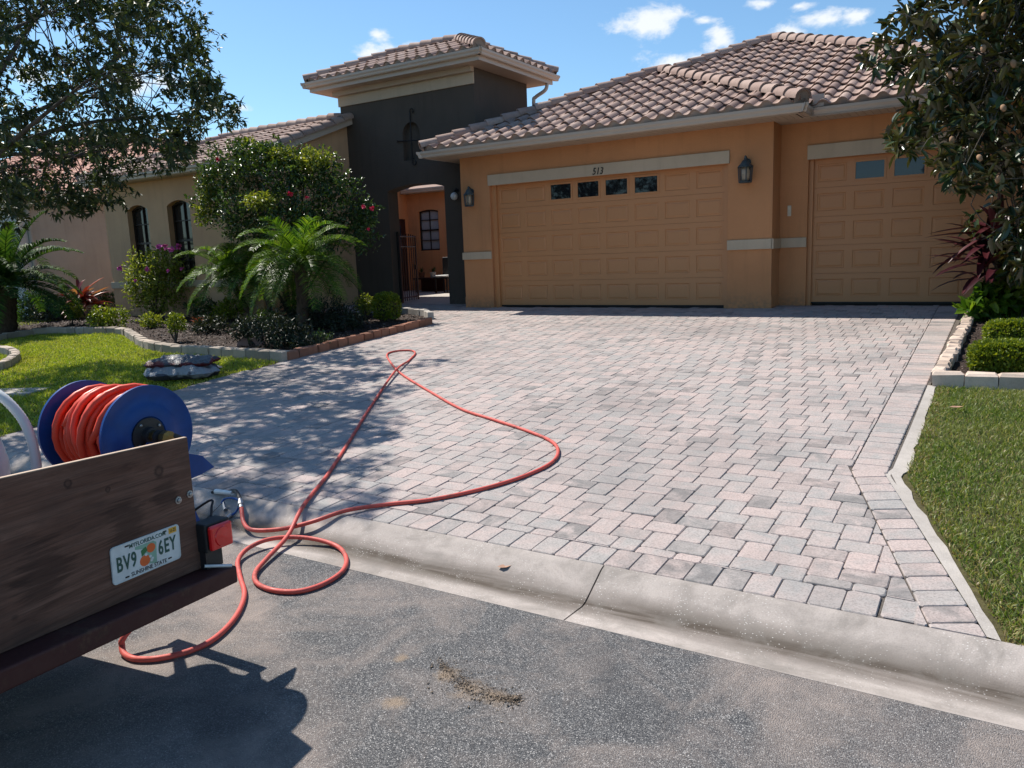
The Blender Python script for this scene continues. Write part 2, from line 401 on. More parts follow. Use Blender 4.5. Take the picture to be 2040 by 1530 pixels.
def m_leaf(name, stops, rough=0.45, trans=0.35, spec=0.5, under=None, scale=1.2, ufac=0.4):
    n = Nodes(name); r = n.rand(); p = n.pos()
    cc = n.ramp(r, stops); v = n.noise(p, scale, 3, 0.6)
    cc = n.mix(n.rng(v, 0.35, 0.7, 0, 0.45), cc, n.mix(1.0, cc, (0.62,0.60,0.55), 'MULTIPLY'))
    if under is not None:
        bf = n.n('ShaderNodeNewGeometry').outputs['Backfacing']; cc = n.mix(n.math('MULTIPLY', bf, ufac), cc, under)
    n.put(n.bsdf.inputs['Base Color'], cc); n.bsdf.inputs['Roughness'].default_value = rough; n.bsdf.inputs['Specular IOR Level'].default_value = spec
    tr = n.n('ShaderNodeBsdfTranslucent'); n.put(tr.inputs[0], n.mix(1.0, cc, (1.5,1.45,0.55), 'MULTIPLY'))
    mx = n.n('ShaderNodeMixShader'); mx.inputs[0].default_value = trans
    n.L.new(n.bsdf.outputs[0], mx.inputs[1]); n.L.new(tr.outputs[0], mx.inputs[2]); n.L.new(mx.outputs[0], n.out.inputs[0])
    return n.m
def m_bark(name, c, scale=9):
    n = Nodes(name); p = n.pos(); a = n.noise(n.mapping(p, (1,1,0.35)), scale, 6, 0.7, 0.6); b = n.noise(p, 60, 3, 0.7)
    cc = n.ramp(a, [(0.3, c3(c, 0.35)), (0.5, c), (0.75, c3(c, 1.5))])
    return n.done(cc, 0.92, n.bump(a, 0.8, 0.03, n.bump(b, 0.3, 0.005)), spec=0.2)
def m_soil(name, stops, scale=30):
    n = Nodes(name); p = n.pos(); a = n.noise(p, scale, 6, 0.7); b = n.noise(p, 2.0, 4, 0.6)
    cc = n.ramp(a, stops); cc = n.mix(n.rng(b, 0.4, 0.7, 0, 0.4), cc, stops[0][1])
    return n.done(cc, 0.95, n.bump(a, 0.8, 0.02), spec=0.2)
def m_plywood(knots=()):
    n = Nodes('weathered_plywood'); p = n.coord('Object')
    g = n.noise(n.mapping(p, (1.0, 0.75, 9.0)), 2.6, 7, 0.68, 1.1); g2 = n.noise(n.mapping(p, (1.0, 0.5, 30.0)), 6, 4, 0.6, 0.6); b = n.noise(p, 2.4, 5, 0.6)
    cc = n.ramp(g, [(0.25,(0.060,0.027,0.019)),(0.42,(0.125,0.060,0.041)),(0.58,(0.165,0.086,0.061)),(0.78,(0.23,0.135,0.10))])
    cc = n.mix(n.rng(g2, 0.45, 0.7, 0, 0.5), cc, (0.045,0.031,0.026)); cc = n.mix(n.rng(b, 0.5, 0.72, 0, 0.6), cc, (0.045,0.030,0.026))
    vk = n.voronoi(n.mapping(p, (1, 1.2, 1.5)), 3.2); cc = n.mix(n.rng(vk, 0.03, 0.085, 0.85, 0.0), cc, (0.012,0.008,0.007))
    for (kx, ky, kz), r_, hollow in knots:
        ds = n.n('ShaderNodeVectorMath', operation='DISTANCE'); n.put(ds.inputs[0], p); ds.inputs[1].default_value = (kx, ky, kz)
        dd = n.math('ADD', ds.outputs['Value'], n.math('MULTIPLY', n.math('SUBTRACT', g, 0.5), r_*(0.9 if hollow else 3.0)))
        m_ = n.rng(dd, r_*0.55, r_, 1.0, 0.0); m_ = n.math('MULTIPLY', m_, n.rng(dd, r_*0.35, r_*0.65, 0.35, 1.0)) if hollow else m_
        cc = n.mix(n.math('MULTIPLY', m_, 0.8 if hollow else 0.45), cc, (0.014,0.009,0.008))
    return n.done(cc, 0.8, n.bump(g, 0.4, 0.004, n.bump(g2, 0.25, 0.002)), spec=0.3)
def m_rust(name, c, rustc, amount=0.5, rough=0.6):
    n = Nodes(name); p = n.pos(); a = n.noise(p, 7, 6, 0.7); b = n.noise(p, 45, 4, 0.7)
    cc = n.mix(n.rng(a, amount, amount+0.14), c, n.mix(n.rng(b, 0.4, 0.6), rustc, c3(rustc, 0.5)))
    return n.done(cc, n.rng(a, 0.4, 0.7, rough, 0.85), n.bump(b, 0.3, 0.003))
def m_plain(name, c, rough=0.5, metal=0.0, spec=0.5, **kw):
    n = Nodes(name); p = n.pos(); a = n.noise(p, 18, 5, 0.6)
    return n.done(n.mix(n.rng(a, 0.35, 0.7), c3(c, 0.88), c3(c, 1.08)), n.rng(a, 0.3, 0.7, max(rough-0.05, 0.02), rough+0.06), metal=metal, spec=spec, **kw)
def m_glass_dark(name, c=(0.010,0.012,0.015), rough=0.03):
    n = Nodes(name); p = n.pos(); w = n.noise(p, 2.2, 2, 0.5)
    return n.done(c, rough, n.bump(w, 0.015, 0.02), spec=0.55)

STAINS = [(*(G(px_, py_)[:2]*K), r_) for px_, py_, r_ in ((895,1345,0.07),(935,1372,0.09),(985,1388,0.07),(790,1400,0.06),(800,1310,0.05))]
M = {}
M['paver'] = m_paver(); M['asphalt'] = m_asphalt(); M['kerb'] = m_concrete('kerb_concrete', (0.41,0.36,0.325), True, True)
M['strip'] = m_concrete('edge_concrete', (0.44,0.40,0.36), True)
M['edging'] = m_concrete('edging_concrete', (0.44,0.375,0.31), False); M['redbrick'] = m_concrete('edging_brick', (0.33,0.155,0.10), False)
M['joint'] = m_soil('joint_sand', [(0.3,(0.075,0.064,0.056)),(0.7,(0.19,0.165,0.145))], 60)
M['orange'] = m_stucco('orange_stucco', (0.56,0.262,0.120)); M['beige_wall'] = m_stucco('beige_stucco', (0.40,0.385,0.34))
M['tan'] = m_stucco('tan_stucco', (0.58,0.355,0.205)); M['court'] = m_stucco('courtyard_stucco', (0.72,0.32,0.14))
M['tower'] = m_stucco('dark_brown_grey_stucco', (0.094,0.074,0.059)); M['white_wall'] = m_stucco('pale_grey_stucco', (0.55,0.55,0.53))
M['trim'] = m_stucco('cream_stucco_trim', (0.52,0.415,0.30), 0.6); M['door'] = m_paint('garage_door_paint', (0.53,0.243,0.100), 0.5, 0.03)
M['gutter'] = m_paint('gutter_paint', (0.50,0.41,0.33), 0.4, 0.05); M['soffit'] = m_paint('soffit_paint', (0.47,0.37,0.28), 0.7)
M['tile'] = m_tile('clay_tile', (0.375,0.258,0.208), (0.315,0.212,0.175), (0.42,0.31,0.255), (0.20,0.130,0.108))
M['tile_pink'] = m_tile('salmon_clay_tile', (0.58,0.30,0.215), (0.50,0.25,0.18), (0.62,0.36,0.27), (0.34,0.16,0.12))
M['mortar'] = m_concrete('mortar', (0.40,0.31,0.26), False)
M['underlay'] = m_plain('roof_underlay', (0.10,0.075,0.065), 0.9)
M['pane'] = m_glass_dark('dark_window_glass'); M['pane_blue'] = m_glass_dark('sky_tinted_glass', (0.03,0.045,0.07), 0.04)  # pane_blue has the blue of the reflected sky put into its colour
M['bronze'] = m_plain('bronze_frame', (0.035,0.025,0.020), 0.45, 0.3); M['verdigris'] = m_rust('verdigris_iron', (0.035,0.05,0.06), (0.09,0.14,0.15), 0.48, 0.5)
M['iron'] = m_plain('black_iron', (0.018,0.014,0.013), 0.5, 0.4); M['rediron'] = m_plain('brown_iron', (0.055,0.017,0.013), 0.5, 0.2)
M['white'] = m_plain('white_plastic', (0.74,0.74,0.72), 0.45); M['cream'] = m_plain('cream_plastic', (0.62,0.55,0.42), 0.5)
M['lampglass'] = m_plain('frosted_glass', (0.62,0.50,0.36), 0.3, 0.0, 0.6, **{'Transmission Weight': 0.35})
M['black'] = m_plain('black_rubber', (0.014,0.014,0.015), 0.6); M['blind'] = m_plain('window_blind', (0.42,0.43,0.44), 0.6)
# ------------------------------------------------------------------ ground, road, kerb, driveway
rng = np.random.default_rng(11)
rnd = random.Random(5)
def sheet(name, xs, prof, mat, dz=0.0):
    v = []; f = []
    for x in xs:
        for y, z in prof: v.append((x, y, z+dz))
    n = len(prof)
    for i in range(len(xs)-1):
        for j in range(n-1): f.append((i*n+j, (i+1)*n+j, (i+1)*n+j+1, i*n+j+1))
    o = MB().add(v, f).build(name, mat); return tag(o, kind='structure')
M['lawn_soil'] = m_soil('lawn_soil', [(0.25,(0.040,0.034,0.016)),(0.5,(0.085,0.075,0.032)),(0.75,(0.14,0.13,0.05))], 26)
M['mulch'] = m_soil('mulch_soil', [(0.25,(0.014,0.009,0.007)),(0.5,(0.045,0.030,0.024)),(0.8,(0.12,0.085,0.07))], 40)
sheet('ground', [-700,-60,-30,-12,0,12,60,700], [(-700,-0.12),(-20,-0.12),(2.7,-0.12),(3.25,-0.12),(3.268,A0+B0*3.27-0.022),(Y_FLAT,A0+B0*Y_FLAT-0.022),(30,0.54),(900,0.54)], M['lawn_soil'])
sheet('road', [-200,-20,-6,-2,0,2,20,200], [(-9,0.0),(-3,0.0),(1.2,0.0),(2.836,-0.001)], M['asphalt'])
kerb = MB().box(-200, 200, 2.95, 3.2, -0.10, -0.04).build('kerb', M['kerb']); tag(kerb, kind='structure')
def kerb_section(x0, x1):
    prof = [(2.832,-0.05)]+[(y, z) for y, z in CURB]+[(3.262,-0.05)]
    m = MB(); n = len(prof); st = 6; v = []
    for i in range(st+1):
        x = x0+(x1-x0)*i/st
        for y, z in prof: v.append((x, y, z))
    f = [(i*n+j, (i+1)*n+j, (i+1)*n+j+1, i*n+j+1) for i in range(st) for j in range(n-1)]+[tuple(range(n)), tuple(range(st*n+n-1, st*n-1, -1))]
    m.add(v, f); return m.build('kerb_section', M['kerb'], kerb, smooth=True, angle=50)
jx = -1.535
for i in range(-8, 7): kerb_section(jx+i*2.72+0.004, jx+(i+1)*2.72-0.004)

# herringbone of 6 x 9 inch pavers, one course on end along the kerb, soldier courses down the right edge and flare
PW, PL, GAP = 0.13555, 0.20333, 0.0022
left_edge = [(-7.6,2.9),(-7.84,3.61),(-7.93,4.0),(-8.05,5.53),(-8.22,6.77),(-8.30,7.47),(-8.57,10.16),(-8.70,11.25)]
def left_x(y):
    for (xa, ya), (xb, yb) in zip(left_edge, left_edge[1:]):
        if ya <= y <= yb: return xa+(xb-xa)*(y-ya)/(yb-ya)
    return left_edge[0][0] if y < left_edge[0][1] else -8.7
YB0, YB1 = 3.268, 3.466            # course along the kerb
FL0, FL1 = V3((-0.703, 5.15)), V3((-0.142, 3.268))     # inner edge of the flare border
XR = -0.703
bed = MB(); pol = [(-7.9,3.262),(0.02,3.262),(-0.47,5.18),(-0.43,8.0),(-0.33,13.0),(-0.2,14.4),(-13.2,14.4),(-13.2,12.0),(-9.4,12.1),(-8.72,11.3),(-8.30,7.47),(-8.05,5.5)]
def strip_poly(m, pts, dz):
    b = len(m.v); m.v += [(x, y, gz(y)+dz) for x, y in pts]; m.f.append(tuple(range(b, b+len(pts))))
def grid_fill(m, pts, dz, step=0.5):
    """fill an outline with rows that follow the ground"""
    ys = sorted(set([p[1] for p in pts]+list(np.arange(min(p[1] for p in pts), max(p[1] for p in pts), step))+([Y_FLAT] if max(p[1] for p in pts) > Y_FLAT else [])))
    def cross(y):
        xs = []
        for (xa, ya), (xb, yb) in zip(pts, pts[1:]+pts[:1]):
            if (ya <= y < yb) or (yb <= y < ya): xs.append(xa+(xb-xa)*(y-ya)/(yb-ya))
        return sorted(xs)
    for ya, yb in zip(ys, ys[1:]):
        a, b = cross(ya+1e-5), cross(yb-1e-5)
        for i in range(0, min(len(a), len(b))-1, 2):
            m.add([(a[i],ya,gz(ya)+dz),(a[i+1],ya,gz(ya)+dz),(b[i+1],yb,gz(yb)+dz),(b[i],yb,gz(yb)+dz)], [(0,1,2,3)])
grid_fill(bed, pol, -0.010); driveway = tag(bed.build('driveway', M['joint'], org=(-4.5, 8.0, gz(8.0))), kind='structure')
def clip(poly, a, n):
    """keep the side of the line through a with (p-a).n <= 0"""
    out = []
    for i in range(len(poly)):
        p, q = poly[i], poly[(i+1) % len(poly)]; dp, dq = (p-a)@n, (q-a)@n
        if dp <= 0: out.append(p)
        if (dp < 0 < dq) or (dq < 0 < dp): out.append(p+(q-p)*(dp/(dp-dq)))
    return out
def area(p): return 0.5*abs(sum(p[i][0]*p[(i+1) % len(p)][1]-p[(i+1) % len(p)][0]*p[i][1] for i in range(len(p))))
def paver_block(m, poly, zf, th=0.05, ch=0.0055, rc=0.0115, tilt=(0,0)):
    """a tumbled paver: rounded corners, sloping arris"""
    c = sum(poly)/len(poly); q = []
    for i in range(len(poly)):
        p, a, b = poly[i], poly[i-1], poly[(i+1) % len(poly)]
        la, lb = np.linalg.norm(a-p), np.linalg.norm(b-p)
        if min(la, lb) < 2.4*rc: q.append(p); continue
        q += [p+(a-p)/la*rc, p+(b-p)/lb*rc]
    n = len(q); rad = max(np.linalg.norm(x-c) for x in q); v = []
    for x in q: v.append((x[0], x[1], zf(x)-th))
    for x in q: v.append((x[0], x[1], zf(x)-ch*0.85))
    for x in q:
        y = c+(x-c)*(1-ch*1.1/max(rad, 0.03)); v.append((y[0], y[1], zf(y)))
    f = [tuple(range(2*n, 3*n))]+[(i, (i+1) % n, n+(i+1) % n, n+i) for i in range(n)]+[(n+i, n+(i+1) % n, 2*n+(i+1) % n, 2*n+i) for i in range(n)]
    m.add(v, f)
def inset(poly, g):
    c = sum(poly)/len(poly); out = []
    for p in poly:
        d = p-c; out.append(c+np.sign(d)*np.maximum(np.abs(d)-g/2, 0.002))
    return out
pavers = []        # (polygon, whole rectangle or None)
def rect(x0, x1, y0, y1): return [V3((x0,y0)), V3((x1,y0)), V3((x1,y1)), V3((x0,y1))]
fn = unit((-(FL1-FL0)[1], (FL1-FL0)[0])); fn = fn if fn[0] > 0 else -fn
def in_walk(x, y): return y > 11.3+(-8.72-x)*0.42 if x > -9.6 else y > 12.1
def add_field(x0, x1, y0, y1, kind):
    p = rect(x0, x1, y0, y1); cx, cy = (x0+x1)/2, (y0+y1)/2
    if y1 < YB1 or y0 > 14.38: return
    whole = True
    def cut(a, n):
        nonlocal p, whole
        q = clip(p, V3(a), V3(n))
        if len(q) != len(p) or any(np.abs(s-t).max() > 1e-9 for s, t in zip(p, q)): whole = False
        p = q
    cut((0, YB1), (0, -1))
    if not p: return
    if cy > 5.15: cut((XR, 0), (1, 0))
    else: cut(FL0, fn)
    if not p: return
    if cx < left_x(cy)+0.02:
        if cy < 11.1 or not in_walk(cx, cy): return
        if cx < -13.2: return
    if cy > 14.0 and cx > -3.1 and cx > -9.4: pass
    if cy > 13.55 and -9.46 < cx < -3.17: return
    if cy > 14.1 and cx > -3.2: return
    if area(p) < 0.0012: return
    pavers.append((inset(p, GAP), kind if whole else None))
for k in range(-95, 125):
    for m_ in range(-60, 60):
        bx = -0.52+k*PW+m_*PL; by = 3.545+k*PW-m_*PL
        if -14.2 < bx < 0.6 and 3.0 < by < 14.6:
            add_field(bx, bx+PL, by, by+PW, 'H'); add_field(bx, bx+PW, by+PW, by+PW+PL, 'V')
x = -0.194+2*PW
while x > -7.9:
    if x-PW > -7.86:
        po = clip(rect(x-PW, x, YB0, YB1), FL0, fn)
        if len(po) >= 3 and area(po) > 0.001: pavers.append((inset(po, GAP), 'B' if x < -0.19 and area(po) > 0.99*PW*(YB1-YB0) else None))
    x -= PW
y = 5.17
while y < 13.9:
    x0 = XR; x1 = -0.492+(y-5.17)*0.0125
    pavers.append((inset(rect(x0+0.004, x1, y, y+PW), GAP), None)); y += PW
q = FL0.copy(); fd = unit(FL1-FL0); wv = V3((0.175, 0.085)); tt = 0.0; Lf = np.linalg.norm(FL1-FL0)
while tt < Lf+0.16:
    a = FL0+fd*tt+fn*0.004; b = FL0+fd*(tt+PW*1.02)+fn*0.004
    po = clip([a, b, b+wv, a+wv], V3((0, 3.272)), V3((0, -1)))
    if len(po) >= 3:
        c = sum(po)/len(po); pavers.append(([c+(s-c)*0.965 for s in po], None))
    tt += PW*1.02
def zf_base(x): return gz(x[1])
def dist2(e):
    c = sum(e[0])/len(e[0]); px, py, w = PJ((c[0], c[1], gz(c[1])))
    inside = -20 < px < 2060 and 0 < py < 1560 and not (px < 400 and py > 860)
    return (area(e[0])*(CAM_H-gz(c[1]))/w**3) if inside else 0
order = sorted(range(len(pavers)), key=lambda i: -dist2(pavers[i])); near = set(order[:300])
th = math.atan(B0); FR_FLAT = (V3((1,0,0)), V3((0,math.cos(th),math.sin(th))), V3((0,-math.sin(th),math.cos(th))))
proto = {}
for k_, (w_, h_) in dict(H=(PL,PW), V=(PW,PL), B=(PW,YB1-YB0)).items():
    m = MB(); r_ = inset(rect(-w_/2, w_/2, -h_/2, h_/2), GAP); paver_block(m, r_, lambda x: 0.0); proto[k_] = mesh_only(m, 'paver', M['paver'])
field = MB()
for i, (po, kind) in enumerate(pavers):
    c = sum(po)/len(po); jz = rnd.uniform(-0.002, 0.002); ta, tb = rnd.gauss(0, 0.006), rnd.gauss(0, 0.006)
    if i in near:
        if kind:
            fr = FR_FLAT; ez = unit(fr[2]+V3((ta, tb, 0))); ey = unit(np.cross(ez, fr[0])); ex = np.cross(ey, ez)
            inst('paver', proto[kind], driveway, (ex, ey, ez), (c[0], c[1], gz(c[1])+jz))
        else:
            m = MB(); paver_block(m, po, lambda x: gz(x[1])+jz); m.build('paver', M['paver'], driveway)
    else: paver_block(field, po, lambda x: gz(x[1])+jz+ta*(x[0]-c[0])+tb*(x[1]-c[1]))
pf = field.build('paver_field', M['paver'], driveway); tag(pf, kind='stuff')
# courtyard floor beyond the entrance tower
tag(MB().box(-20, -9.6, 14.40, 22.3, 0.40, 0.556).build('courtyard_floor', M['strip']), kind='structure')

# narrow concrete haunch between the right border and the grass
hs = MB(); hp = [(-0.452,7.9,0.075),(-0.462,6.34,0.075),(-0.474,5.30,0.085),(-0.505,5.16,0.09),(-0.315,4.54,0.075),(-0.118,3.88,0.07),(-0.010,3.52,0.06),(0.055,3.29,0.05)]
for (xa, ya, wa), (xb, yb, wb) in zip(hp, hp[1:]):
    steps = max(2, int(abs(ya-yb)/0.12))
    for s_ in range(steps):
        t0, t1 = s_/steps, (s_+1)/steps
        P = lambda t, e: (xa+(xb-xa)*t+(wa+(wb-wa)*t)*e, ya+(yb-ya)*t)
        def jit(t, e): rr = random.Random(int((ya+(yb-ya)*t)*1000)+e*7); return rr.uniform(-0.014, 0.014)
        q = []
        for t, e in ((t0,0),(t0,1),(t1,1),(t1,0)):
            X, Y = P(t, e); q.append((X+(jit(t, e) if e else 0), Y, gz(Y)-0.008-0.006*e))
        hs.add(q, [(0,1,2,3)]); hs.add([q[1], (q[1][0], q[1][1], q[1][2]-0.04), (q[2][0], q[2][1], q[2][2]-0.04), q[2]], [(0,1,2,3)])
tag(hs.build('concrete_edge_strip', M['strip']), kind='structure')
# ------------------------------------------------------------------ the house
house = thing('house', (-6.3, 13.52, gz(13.5)), 'orange stucco house with clay tile roofs, dark entrance tower and two garage doors', 'house')
def front_wall(m, x0, x1, z0, z1, y0, y1, openings, n=14):
    """wall facing the street (y0 front, y1 back) with openings (xa, xb, za, spring, rise)"""
    xs = {x0, x1}
    for xa, xb, za, zs, rise in openings:
        k = n if rise > 0 else 1
        for i in range(k+1): xs.add(xa+(xb-xa)*i/k)
    xs = sorted(xs)
    def top(o, x):
        xa, xb, za, zs, rise = o
        if rise <= 0: return zs
        h = (xb-xa)/2; R = (h*h+rise*rise)/(2*rise); d = x-(xa+xb)/2
        return zs+rise-R+math.sqrt(max(R*R-d*d, 0))
    for a, b in zip(xs, xs[1:]):
        mid = (a+b)/2; ops = sorted([o for o in openings if o[0] < mid < o[1]], key=lambda o: o[2]); lo = (z0, z0); segs = []
        for o in ops:
            if o[2] > lo[0]+1e-6: segs.append((lo, (o[2], o[2])))
            lo = (top(o, a), top(o, b))
        segs.append((lo, (z1, z1)))
        for (la, lb), (ha, hb) in segs:
            m.add([(a,y0,la),(b,y0,lb),(b,y1,lb),(a,y1,la),(a,y0,ha),(b,y0,hb),(b,y1,hb),(a,y1,ha)],
                  [(0,3,2,1),(4,5,6,7),(0,1,5,4),(1,2,6,5),(2,3,7,6),(3,0,4,7)])
    return m
GZ = 0.53          # walls start a little under the paving
W1, W2, T0 = 13.52, 14.05, 14.35
SOF = 3.60
# garage one, the pier, garage two
m = MB(); front_wall(m, -9.455, -3.18, GZ, SOF, W1, W1+0.22, [(-8.755,-3.925,0.5,3.0,0)]); m.box(-3.40,-3.18,W1+0.22,W2+0.22,GZ,SOF); m.box(-9.455,-9.235,W1+0.22,19.5,GZ,SOF)
m.build('garage_wall', M['orange'], house)
m = MB(); front_wall(m, -3.178, 0.75, GZ, SOF, W2, W2+0.22, [(-2.728,-0.31,0.5,2.985,0)]); m.box(0.53,0.75,W2+0.22,24,GZ,SOF)
m.build('garage_wall', M['orange'], house)
for a in ((-9.46,-8.752,W1-0.010,W1),(-3.928,-3.17,W1-0.010,W1),(-3.18,-3.170,W1,W2-0.010),(-3.18,-2.725,W2-0.010,W2),(-0.312,0.76,W2-0.010,W2)):
    MB().box(*a, GZ, 0.76).build('wall_plinth', M['orange'], house)
def trimbox(x0, x1, y, z0, z1, d=0.035): return MB().box(x0, x1, y-d, y+0.004, z0, z1).build('trim_band', M['trim'], house, bevel=0.006)
trimbox(-8.775,-3.895,W1,2.995,3.205); trimbox(-2.745,-0.29,W2,2.985,3.215)
trimbox(-9.475,-8.755,W1,1.54,1.69); trimbox(-3.925,-3.165,W1,1.545,1.712); trimbox(-2.73-0.415,-2.73,W2,1.55,1.713); trimbox(-0.31,0.76,W2,1.55,1.713)
MB().box(-3.18,-3.145,W1-0.035,W2-0.036,1.546,1.711).build('trim_band', M['trim'], house)
# garage doors: sectional, with raised panels and a row of panes
def panel_mesh(w, h):
    m = MB(); e = 0.026; d = 0.012; v = []
    for k, dep in ((0, 0.0), (e*0.45, d), (e, d), (e*1.9, 0.003)):
        v += [(-w/2+k,dep,-h/2+k),(w/2-k,dep,-h/2+k),(w/2-k,dep,h/2-k),(-w/2+k,dep,h/2-k)]
    f = []
    for r in range(3):
        for i in range(4): f.append((r*4+i, r*4+(i+1) % 4, r*4+4+(i+1) % 4, r*4+4+i))
    f.append((12,13,14,15)); m.add(v, f); return m
def garage_door(x0, x1, y, z0, z1, cols, panes, glass):
    rows = 5; hs = (z1-z0)/rows; ws = (x1-x0)/cols; mg = 0.072
    door = MB(); pw, ph = ws-mg*2*0.86, hs-0.185; g = 0.0022
    for r in range(rows):
        a, b = z0+r*hs+(g if r else 0), z0+(r+1)*hs-(g if r < rows-1 else 0)
        ca, cb = (a+b)/2-ph/2, (a+b)/2+ph/2
        door.box(x0, x1, y+0.020, y+0.055, a-0.004, b+0.004)
        def face(xa, xb, za, zb): door.add([(xa,y,za),(xb,y,za),(xb,y,zb),(xa,y,zb)], [(0,1,2,3)])
        face(x0, x1, a, ca); face(x0, x1, cb, b)
        door.add([(x0,y,a),(x1,y,a),(x1,y+0.02,a-0.003),(x0,y+0.02,a-0.003)], [(0,1,2,3)]); door.add([(x0,y,b),(x1,y,b),(x1,y+0.02,b+0.003),(x0,y+0.02,b+0.003)], [(0,1,2,3)])
        for c in range(cols+1):
            xa = x0 if c == 0 else x0+c*ws-(ws-pw)/2; xb = x1 if c == cols else x0+c*ws+(ws-pw)/2
            face(xa, xb, ca, cb)
    d = door.build('garage_door', M['door'], house)
    pm = mesh_only(panel_mesh(pw, ph), 'panel', M['door'])
    for r in range(rows):
        for c in range(cols):
            cx, cz = x0+(c+0.5)*ws, z0+(r+0.5)*hs
            if r == rows-1 and c in panes:
                fr = MB()
                for a, b, e, f_ in ((-pw/2-0.02,pw/2+0.02,-ph/2-0.02,-ph/2+0.012),(-pw/2-0.02,pw/2+0.02,ph/2-0.012,ph/2+0.02),(-pw/2-0.02,-pw/2+0.012,-ph/2+0.012,ph/2-0.012),(pw/2-0.012,pw/2+0.02,-ph/2+0.012,ph/2-0.012)):
                    fr.box(cx+a, cx+b, y-0.012, y+0.016, cz+e, cz+f_)
                fr.build('pane_frame', M['door'], d)
                MB().box(cx-pw/2+0.005, cx+pw/2-0.005, y+0.004, y+0.014, cz-ph/2+0.005, cz+ph/2-0.005).build('pane', glass, d)
            else: inst('panel', pm, d, (V3((1,0,0)), V3((0,1,0)), V3((0,0,1))), (cx, y, cz))
    MB().box(x0, x1, y+0.002, y+0.05, z0-0.03, z0-0.004).build('bottom_seal', M['black'], d)
    return d
garage_door(-8.66,-4.0,13.66,0.595,3.02,8,(2,3,4,5),M['pane'])
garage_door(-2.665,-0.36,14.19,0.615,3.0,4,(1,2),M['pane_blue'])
jm = MB().box(-8.757,-8.655,13.60,13.74,GZ,3.0).box(-4.005,-3.923,13.60,13.74,GZ,3.0).box(-8.655,-4.005,13.60,13.652,2.99,3.01)
jm.build('door_jamb', M['door'], house)
for a, b in ((-2.73,-2.66),(-0.365,-0.308)): MB().box(a,b,14.13,14.27,GZ,2.985).build('door_jamb', M['door'], house)
MB().box(-9.2,-3.3,13.80,13.9,GZ,3.3).box(-3.0,0.5,14.30,14.4,GZ,3.3).build('garage_interior', M['black'], house)
MB().box(-3.05,-2.99,W2-0.02,W2,2.08,2.26).build('doorbell', M['cream'], house, bevel=0.006)
# house number
def text_mesh(body, size, o, ax, ay, depth, name, mat, parent, shear=0.0, xs=1.0, align='CENTER', spacing=1.0, bold=0.0):
    cu = bpy.data.curves.new('lettering', 'FONT'); cu.body = body; cu.size = 1.0; cu.align_x = align; cu.align_y = 'CENTER'; cu.shear = shear; cu.extrude = 0.0; cu.resolution_u = 3; cu.space_character = spacing; cu.offset = bold
    ob = bpy.data.objects.new('lettering', cu); col.objects.link(ob)
    dg = bpy.context.evaluated_depsgraph_get(); me = bpy.data.meshes.new_from_object(ob.evaluated_get(dg))
    vs = [v.co.copy() for v in me.vertices]; fs = [tuple(p.vertices) for p in me.polygons]
    bpy.data.objects.remove(ob); bpy.data.curves.remove(cu); bpy.data.meshes.remove(me)
    o, ax, ay = map(V3, (o, ax, ay)); an = np.cross(ax, ay); m = MB(); b = []
    v0 = [o+ax*(v.x*size*xs)+ay*(v.y*size) for v in vs]; n = len(v0)
    m.add(v0+[p+an*depth for p in v0], [tuple(reversed(f)) for f in fs]+[tuple(i+n for i in f) for f in fs])
    edges = {}
    for f in fs:
        for i in range(len(f)):
            e = (f[i], f[(i+1) % len(f)]); edges[tuple(sorted(e))] = edges.get(tuple(sorted(e)), 0)+1
    m.f += [(a, b_, b_+n, a+n) for (a, b_), c in edges.items() if c == 1]
    return m.build(name, mat, parent)
pn = YP(1190.5, 341.5, W1-0.035)
text_mesh('513', 0.175, pn, (1,0,0), (0,0,1), 0.012, 'house_number', M['iron'], house, shear=0.25, xs=0.85)

# ---- roofs
TP, TE, TLEN = 0.287, 0.395, 0.455
PROF = [(0.0,0.014),(0.10,0.0),(0.22,-0.004),(0.34,0.003),(0.42,0.018),(0.49,0.042),(0.58,0.063),(0.70,0.071),(0.82,0.063),(0.92,0.041),(1.0,0.014)]
def tile_local():
    v = []; n = len(PROF)
    for s_, h in PROF: v.append(((s_-0.5)*TP*1.02, 0.0, h+0.037))
    for s_, h in PROF: v.append(((s_-0.5)*TP*1.02, TLEN, h-0.004))
    for s_, h in PROF: v.append(((s_-0.5)*TP*1.02, 0.004, h+0.037-0.022))
    for s_, h in PROF: v.append(((s_-0.5)*TP*1.02, 0.12, h+0.037-0.032))
    f = [(i, i+1, n+i+1, n+i) for i in range(n-1)]+[(2*n+i, 2*n+i+1, i+1, i) for i in range(n-1)]+[(3*n+i, 3*n+i+1, 2*n+i+1, 2*n+i) for i in range(n-1)]
    return np.array(v), f
TV, TF = tile_local()
